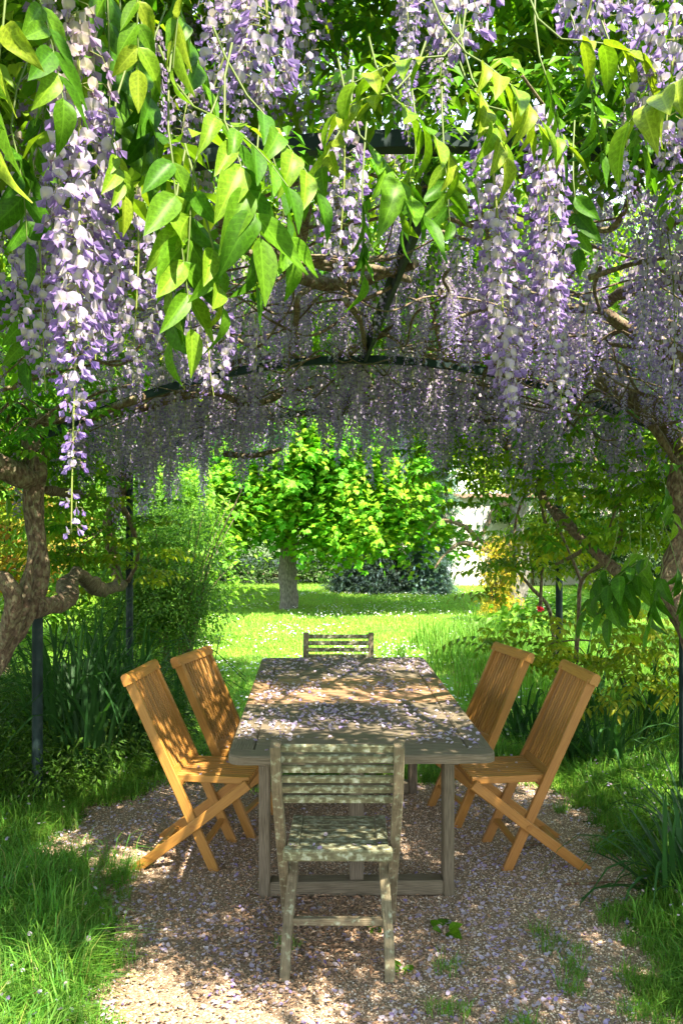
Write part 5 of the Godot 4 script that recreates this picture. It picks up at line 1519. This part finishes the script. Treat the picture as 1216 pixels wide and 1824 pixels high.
func near_leaves() -> void:
	var grp := "wisteria leaves near the camera"
	# [px, py, depth, direction x, y, towards the camera, length, pairs, leaflet size, tone, label]
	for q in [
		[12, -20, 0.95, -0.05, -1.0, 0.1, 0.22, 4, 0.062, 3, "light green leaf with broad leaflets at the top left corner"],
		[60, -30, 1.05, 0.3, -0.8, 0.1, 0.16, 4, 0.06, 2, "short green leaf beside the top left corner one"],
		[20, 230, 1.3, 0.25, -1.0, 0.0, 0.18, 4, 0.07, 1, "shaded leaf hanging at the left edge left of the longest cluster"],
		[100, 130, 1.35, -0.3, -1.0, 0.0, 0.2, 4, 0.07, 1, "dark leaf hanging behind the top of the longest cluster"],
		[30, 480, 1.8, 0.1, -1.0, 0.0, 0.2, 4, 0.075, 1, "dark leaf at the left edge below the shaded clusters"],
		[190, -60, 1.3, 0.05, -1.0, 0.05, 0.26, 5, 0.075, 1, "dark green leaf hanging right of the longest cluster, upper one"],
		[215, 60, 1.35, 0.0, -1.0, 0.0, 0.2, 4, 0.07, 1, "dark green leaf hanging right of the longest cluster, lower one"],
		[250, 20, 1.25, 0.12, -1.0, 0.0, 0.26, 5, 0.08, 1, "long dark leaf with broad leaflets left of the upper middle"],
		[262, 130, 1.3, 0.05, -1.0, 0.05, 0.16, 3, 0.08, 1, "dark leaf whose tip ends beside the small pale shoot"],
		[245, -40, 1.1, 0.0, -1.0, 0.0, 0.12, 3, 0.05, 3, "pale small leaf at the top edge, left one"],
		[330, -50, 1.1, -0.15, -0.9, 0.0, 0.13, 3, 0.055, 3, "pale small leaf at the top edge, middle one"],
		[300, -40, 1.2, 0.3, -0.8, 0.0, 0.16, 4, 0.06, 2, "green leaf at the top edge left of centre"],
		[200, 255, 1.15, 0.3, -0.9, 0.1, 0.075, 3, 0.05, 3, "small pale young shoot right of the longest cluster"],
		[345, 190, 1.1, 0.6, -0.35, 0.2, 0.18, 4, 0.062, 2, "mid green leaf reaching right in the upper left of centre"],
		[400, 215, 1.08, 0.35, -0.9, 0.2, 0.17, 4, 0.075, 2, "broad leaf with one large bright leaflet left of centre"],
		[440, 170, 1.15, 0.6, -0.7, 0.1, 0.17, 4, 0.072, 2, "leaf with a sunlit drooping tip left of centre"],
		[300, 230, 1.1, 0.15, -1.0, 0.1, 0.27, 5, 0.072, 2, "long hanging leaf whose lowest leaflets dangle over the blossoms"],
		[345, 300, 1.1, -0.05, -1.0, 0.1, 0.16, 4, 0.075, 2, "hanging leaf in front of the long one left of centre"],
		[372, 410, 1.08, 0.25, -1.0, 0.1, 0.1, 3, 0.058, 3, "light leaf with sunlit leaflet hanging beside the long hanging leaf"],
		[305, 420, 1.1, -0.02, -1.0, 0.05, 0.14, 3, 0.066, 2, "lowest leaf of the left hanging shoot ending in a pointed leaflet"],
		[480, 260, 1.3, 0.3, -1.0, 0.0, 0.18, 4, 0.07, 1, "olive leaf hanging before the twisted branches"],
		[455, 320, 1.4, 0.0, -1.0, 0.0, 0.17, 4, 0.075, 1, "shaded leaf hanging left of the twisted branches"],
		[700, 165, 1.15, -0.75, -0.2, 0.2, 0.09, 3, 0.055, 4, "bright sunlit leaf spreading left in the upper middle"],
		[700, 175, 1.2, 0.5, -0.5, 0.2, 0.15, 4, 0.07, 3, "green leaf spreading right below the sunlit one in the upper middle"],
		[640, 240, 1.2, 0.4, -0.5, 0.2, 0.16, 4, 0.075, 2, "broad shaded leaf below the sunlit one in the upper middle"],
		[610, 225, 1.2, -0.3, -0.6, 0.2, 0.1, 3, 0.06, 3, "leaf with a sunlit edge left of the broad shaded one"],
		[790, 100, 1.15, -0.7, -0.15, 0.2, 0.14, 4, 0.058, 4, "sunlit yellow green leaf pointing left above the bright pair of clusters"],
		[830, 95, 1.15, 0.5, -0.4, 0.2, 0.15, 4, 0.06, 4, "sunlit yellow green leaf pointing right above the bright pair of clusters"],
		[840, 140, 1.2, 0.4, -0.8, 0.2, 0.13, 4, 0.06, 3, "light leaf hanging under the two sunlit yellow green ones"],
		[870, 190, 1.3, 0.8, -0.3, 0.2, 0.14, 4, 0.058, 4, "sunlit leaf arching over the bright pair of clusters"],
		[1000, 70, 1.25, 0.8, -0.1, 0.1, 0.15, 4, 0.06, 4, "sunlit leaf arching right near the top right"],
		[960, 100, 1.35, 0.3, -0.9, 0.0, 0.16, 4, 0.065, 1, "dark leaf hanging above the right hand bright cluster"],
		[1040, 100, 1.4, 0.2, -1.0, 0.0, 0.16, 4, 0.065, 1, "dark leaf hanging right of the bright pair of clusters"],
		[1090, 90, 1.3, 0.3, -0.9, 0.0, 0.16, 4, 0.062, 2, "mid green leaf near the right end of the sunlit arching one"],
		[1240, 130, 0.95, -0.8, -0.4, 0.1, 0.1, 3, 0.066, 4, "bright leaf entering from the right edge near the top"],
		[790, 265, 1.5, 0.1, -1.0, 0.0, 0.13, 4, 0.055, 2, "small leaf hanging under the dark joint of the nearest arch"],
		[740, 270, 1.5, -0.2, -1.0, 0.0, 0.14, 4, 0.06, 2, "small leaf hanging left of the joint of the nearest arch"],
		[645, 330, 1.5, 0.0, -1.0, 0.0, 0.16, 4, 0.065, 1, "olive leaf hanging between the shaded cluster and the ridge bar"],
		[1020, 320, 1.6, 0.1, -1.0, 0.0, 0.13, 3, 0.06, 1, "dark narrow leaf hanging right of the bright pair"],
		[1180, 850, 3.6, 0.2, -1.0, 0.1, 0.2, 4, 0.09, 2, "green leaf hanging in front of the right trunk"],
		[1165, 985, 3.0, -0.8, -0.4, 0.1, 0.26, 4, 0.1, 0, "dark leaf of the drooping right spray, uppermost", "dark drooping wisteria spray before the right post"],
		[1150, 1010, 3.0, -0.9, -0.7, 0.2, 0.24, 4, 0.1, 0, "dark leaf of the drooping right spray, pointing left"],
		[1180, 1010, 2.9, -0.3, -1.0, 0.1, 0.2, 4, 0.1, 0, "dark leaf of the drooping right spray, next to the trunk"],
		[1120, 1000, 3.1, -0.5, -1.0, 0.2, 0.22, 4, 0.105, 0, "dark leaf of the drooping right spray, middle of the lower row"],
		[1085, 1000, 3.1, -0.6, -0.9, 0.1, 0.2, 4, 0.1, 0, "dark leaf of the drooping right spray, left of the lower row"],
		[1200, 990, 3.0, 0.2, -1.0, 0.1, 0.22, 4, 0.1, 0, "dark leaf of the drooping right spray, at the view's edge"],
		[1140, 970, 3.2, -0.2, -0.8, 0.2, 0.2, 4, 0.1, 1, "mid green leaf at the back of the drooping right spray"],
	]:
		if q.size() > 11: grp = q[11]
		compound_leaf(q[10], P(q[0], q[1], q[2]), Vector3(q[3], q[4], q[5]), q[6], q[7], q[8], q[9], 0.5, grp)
	# leafy shoots filling the front edge of the roof, and the sprays behind them
	var xs := [[], [], []]
	var cs := [[], [], []]
	for k in 150:
		var px := rr(-80, 1300)
		var d := rr(1.35, 2.6)
		var p := P(px, rr(-120, 330) * (1.35 / d), d)
		if (px > 470 and px < 640) and rr(0, 1) < 0.7: continue
		if shaded_off(p): continue
		var i := rng.randi() % 3
		xs[i].append(Transform3D(Basis(Vector3.UP, rr(0, TAU)).scaled(Vector3.ONE * rr(0.7, 0.95)), p))
		cs[i].append(tint(0.2, 0.1))
	for k in 64:
		var p := P(rr(430, 1060), rr(180, 315), rr(1.7, 2.05))
		if shaded_off(p): continue
		var i := rng.randi() % 2
		xs[i].append(Transform3D(Basis(Vector3.UP, rr(0, TAU)).scaled(Vector3.ONE * rr(0.7, 0.9)), p))
		cs[i].append(tint(0.2, 0.1))
	var t := tag(thing("wisteria_shoots", "leafy wisteria shoots along the front edge of the pergola roof", "foliage"), "", "", "", "stuff")
	for i in 3: mm("leaves", M.clumps[i], xs[i], cs[i], t)

func litter() -> void:
	# loose stones of the gravel
	var sg := []
	for k in 3:
		var g := Geo.new()
		var r0 := []
		for j in 6:
			var a := TAU * j / 6.0
			r0.append(Vector3(cos(a) * rr(0.7, 1.2), rr(-0.1, 0.25), sin(a) * rr(0.6, 1.0)))
		var top := Vector3(rr(-0.2, 0.2), 0.62, rr(-0.2, 0.2))
		for j in 6:
			g.tri(top, r0[(j + 1) % 6], r0[j], Color(1, 1, 1))
			g.tri(Vector3(0, -0.5, 0), r0[j], r0[(j + 1) % 6], Color(1, 1, 1))
		sg.append(g.mesh(M.stone))
	var xs := [[], [], []]
	var cs := [[], [], []]
	var pal := [Color(0.48, 0.36, 0.24), Color(0.36, 0.25, 0.155), Color(0.60, 0.51, 0.39), Color(0.28, 0.20, 0.14), Color(0.44, 0.30, 0.19), Color(0.52, 0.47, 0.41), Color(0.20, 0.14, 0.10)]
	for k in 95000:
		var d := 2.75 + 3.2 * pow(rr(0, 1), 1.15)
		var p := Vector3(rr(-1.7, 1.6), 0.008, -d)
		if on_gravel(p) < 0.0: continue
		var leafy := p.x < -0.1 and rr(0, 1) < 0.45
		if leafy: continue
		var i := k % 3
		var s := rr(0.0026, 0.0058)
		xs[i].append(Transform3D(Basis(Vector3(rr(-1, 1), 1, rr(-1, 1)).normalized(), rr(0, TAU)).scaled(Vector3(s, s * rr(0.6, 1.0), s)), p))
		var c: Color = pal[rng.randi() % pal.size()]
		var j := rr(0.95, 1.4)
		cs[i].append(Color(c.r * j, c.g * j, c.b * j))
	var gv := tag(thing("gravel", "loose small tan and brown stones of the gravel floor", "gravel"), "", "", "", "stuff")
	for i in 3: mm("stones", sg[i], xs[i], cs[i], gv)

	# dead leaves, thickest on the left and below the grey chair
	var lg := []
	for k in 3:
		var g := Geo.new()
		leaf4(g, Vector3(0, 0.1, -0.5), Basis(Vector3.RIGHT, Vector3(0, 0.15, 1).normalized(), Vector3.UP), 1.0, rr(0.35, 0.6), Color(1, 1, 1), [0.3, -0.25, 0.5][k])
		lg.append(g.mesh(M.stone))
	xs = [[], [], []]
	cs = [[], [], []]
	for k in 7500:
		var p := Vector3(clampf(gauss() * 0.55 - 0.42, -1.6, 0.8), 0.012 + rr(0, 0.012), -rr(2.8, 5.7))
		if k % 3 == 0: p = Vector3(gauss() * 0.2 - 0.08, 0.012 + rr(0, 0.016), -3.62 + gauss() * 0.28)
		if on_gravel(p) < -0.05: continue
		var s := rr(0.010, 0.029)
		var i := k % 3
		xs[i].append(Transform3D((Basis(Vector3.UP, rr(0, TAU)) * Basis(Vector3.RIGHT, rr(-0.4, 0.4)) * Basis(Vector3(0, 0, 1), rr(-0.5, 0.5))).scaled(Vector3.ONE * s), p))
		var c := Color(0.33, 0.185, 0.10).lerp(Color(0.52, 0.36, 0.22), rr(0, 1)).lerp(Color(0.10, 0.055, 0.03), rr(0, 0.6))
		cs[i].append(c)
	var dl := tag(thing("dead_leaves", "brown dead leaves littering the gravel left of and under the table", "leaves"), "", "", "", "stuff")
	for i in 3: mm("leaves", lg[i], xs[i], cs[i], dl)

	# fallen wisteria petals
	var pm := []
	for k in 4:
		var g := Geo.new()
		var ring := []
		for j in 7:
			var a := TAU * j / 7.0
			ring.append(Vector3(cos(a) * 0.5, 0.1 + 0.22 * cos(a) * cos(a) * (1.0 if k % 2 else -0.3) + 0.1 * sin(a + k), sin(a) * 0.42))
		for j in 7:
			g.tri(Vector3(0, 0.08, 0), ring[(j + 1) % 7], ring[j], Color(1, 1, 1))
		if k == 3:
			g.tri(Vector3(0.1, 0.2, 0), Vector3(0.7, 0.3, 0.2), Vector3(0.6, 0.1, -0.3), Color(0.4, 0.3, 0.75))
		pm.append(g.mesh(M.petal))
	xs = [[], [], [], []]
	cs = [[], [], [], []]
	for k in 19000:
		var d := 2.7 + 4.0 * pow(rr(0, 1), 1.25)
		var p := Vector3(rr(-1.9, 2.0), 0.018, -d)
		var e := on_gravel(p)
		if e < 0.0:
			if rr(0, 1) < 0.72 or d > 6.0: continue
			p.y = rr(0.02, 0.14)
		var nn := noise_at(p.x * 22.0, p.z * 22.0)
		if nn + noise_at(p.x * 90.0, p.z * 90.0) * 0.5 < rr(-0.38, 0.38): continue
		if d > 4.3 and d < 5.6 and absf(p.x - 0.05) < 0.5 and rr(0, 1) < 0.7: continue
		petal(xs, cs, p)
	var pt := tag(thing("fallen_petals", "pale lilac wisteria petals scattered over gravel and grass", "petals"), "", "", "", "stuff")
	for i in 4: mm("petals", pm[i], xs[i], cs[i], pt)
	xs = [[], [], [], []]
	cs = [[], [], [], []]
	var tb := Transform3D(Basis(Vector3.UP, 0.03), Vector3(0.046, 0, -4.655))
	for k in 4200:
		var q := Vector3(rr(-0.5, 0.5), 0.756, rr(-1.16, 1.16))
		var den := noise_at(q.x * 40.0 + 300.0, q.z * 30.0) + (0.3 if q.z < -0.5 else 0.0) + (0.25 if q.x < -0.05 and q.z > 0.1 and q.z < 0.95 else 0.0) - (0.25 if q.z > 1.0 else 0.0)
		den += noise_at(q.x * 160.0, q.z * 160.0) * 0.7
		if den < rr(-0.15, 0.55): continue
		petal(xs, cs, tb * q)
	var tp := tag(thing("table_petals", "pale lilac petals strewn over the table top", "petals"), "", "", "", "stuff")
	for i in 4: mm("petals", pm[i], xs[i], cs[i], tp)
	xs = [[], [], [], []]
	cs = [[], [], [], []]
	for q in [[-0.69, -4.42, 0.446], [-0.62, -4.35, 0.446], [-0.56, -4.5, 0.446], [-0.73, -4.52, 0.446], [-0.66, -4.3, 0.446], [0.8, -4.42, 0.446], [0.86, -4.5, 0.446], [0.75, -4.36, 0.446], [-0.17, -3.36, 0.452], [-0.1, -3.37, 0.452], [0.14, -3.4, 0.446], [0.05, -3.37, 0.452], [-0.06, -3.5, 0.445], [0.1, -3.36, 0.452], [-0.18, -3.37, 0.452], [-0.08, -3.34, 0.452], [-0.55, -4.85, 0.446], [-0.6, -4.8, 0.446]]:
		petal(xs, cs, Vector3(q[0], q[2], q[1]))
	var cp := tag(thing("seat_petals", "a few lilac petals lying on the chair seats", "petals"), "", "", "", "stuff")
	for i in 4:
		if xs[i].size(): mm("petals", pm[i], xs[i], cs[i], cp)
	# twigs on the gravel
	for q in [[1000, 1583, 1110, 1578, "reddish twig lying on the gravel right of the chairs"], [905, 1520, 985, 1505, "short dark twig under the near right chair"], [160, 1590, 215, 1582, "thin twig on the gravel left of the chairs"]]:
		var g := Geo.new()
		var a := G(q[0], q[1]) + Vector3(0, 0.02, 0)
		var b := G(q[2], q[3]) + Vector3(0, 0.02, 0)
		g.tube([a, a.lerp(b, 0.4) + Vector3(0, 0.006, 0.012), a.lerp(b, 0.7), b], [0.006, 0.007, 0.005, 0.003], 6, Color(0.9, 0.7, 0.6))
		tag(put(g.mesh(M.bark), "twig"), q[4], "twig")

func petal(xs: Array, cs: Array, p: Vector3) -> void:
	var i := rng.randi() % 4
	var s := rr(0.012, 0.022)
	xs[i].append(Transform3D((Basis(Vector3.UP, rr(0, TAU)) * Basis(Vector3.RIGHT, rr(-0.5, 0.5)) * Basis(Vector3(0, 0, 1), rr(-0.5, 0.5))).scaled(Vector3.ONE * s), p))
	var c := Color(0.62, 0.57, 0.66).lerp(Color(0.36, 0.28, 0.60), pow(rr(0, 1), 2.4)).lerp(Color(0.42, 0.30, 0.20), maxf(0.0, rr(-0.9, 0.7)))
	cs[i].append(c)
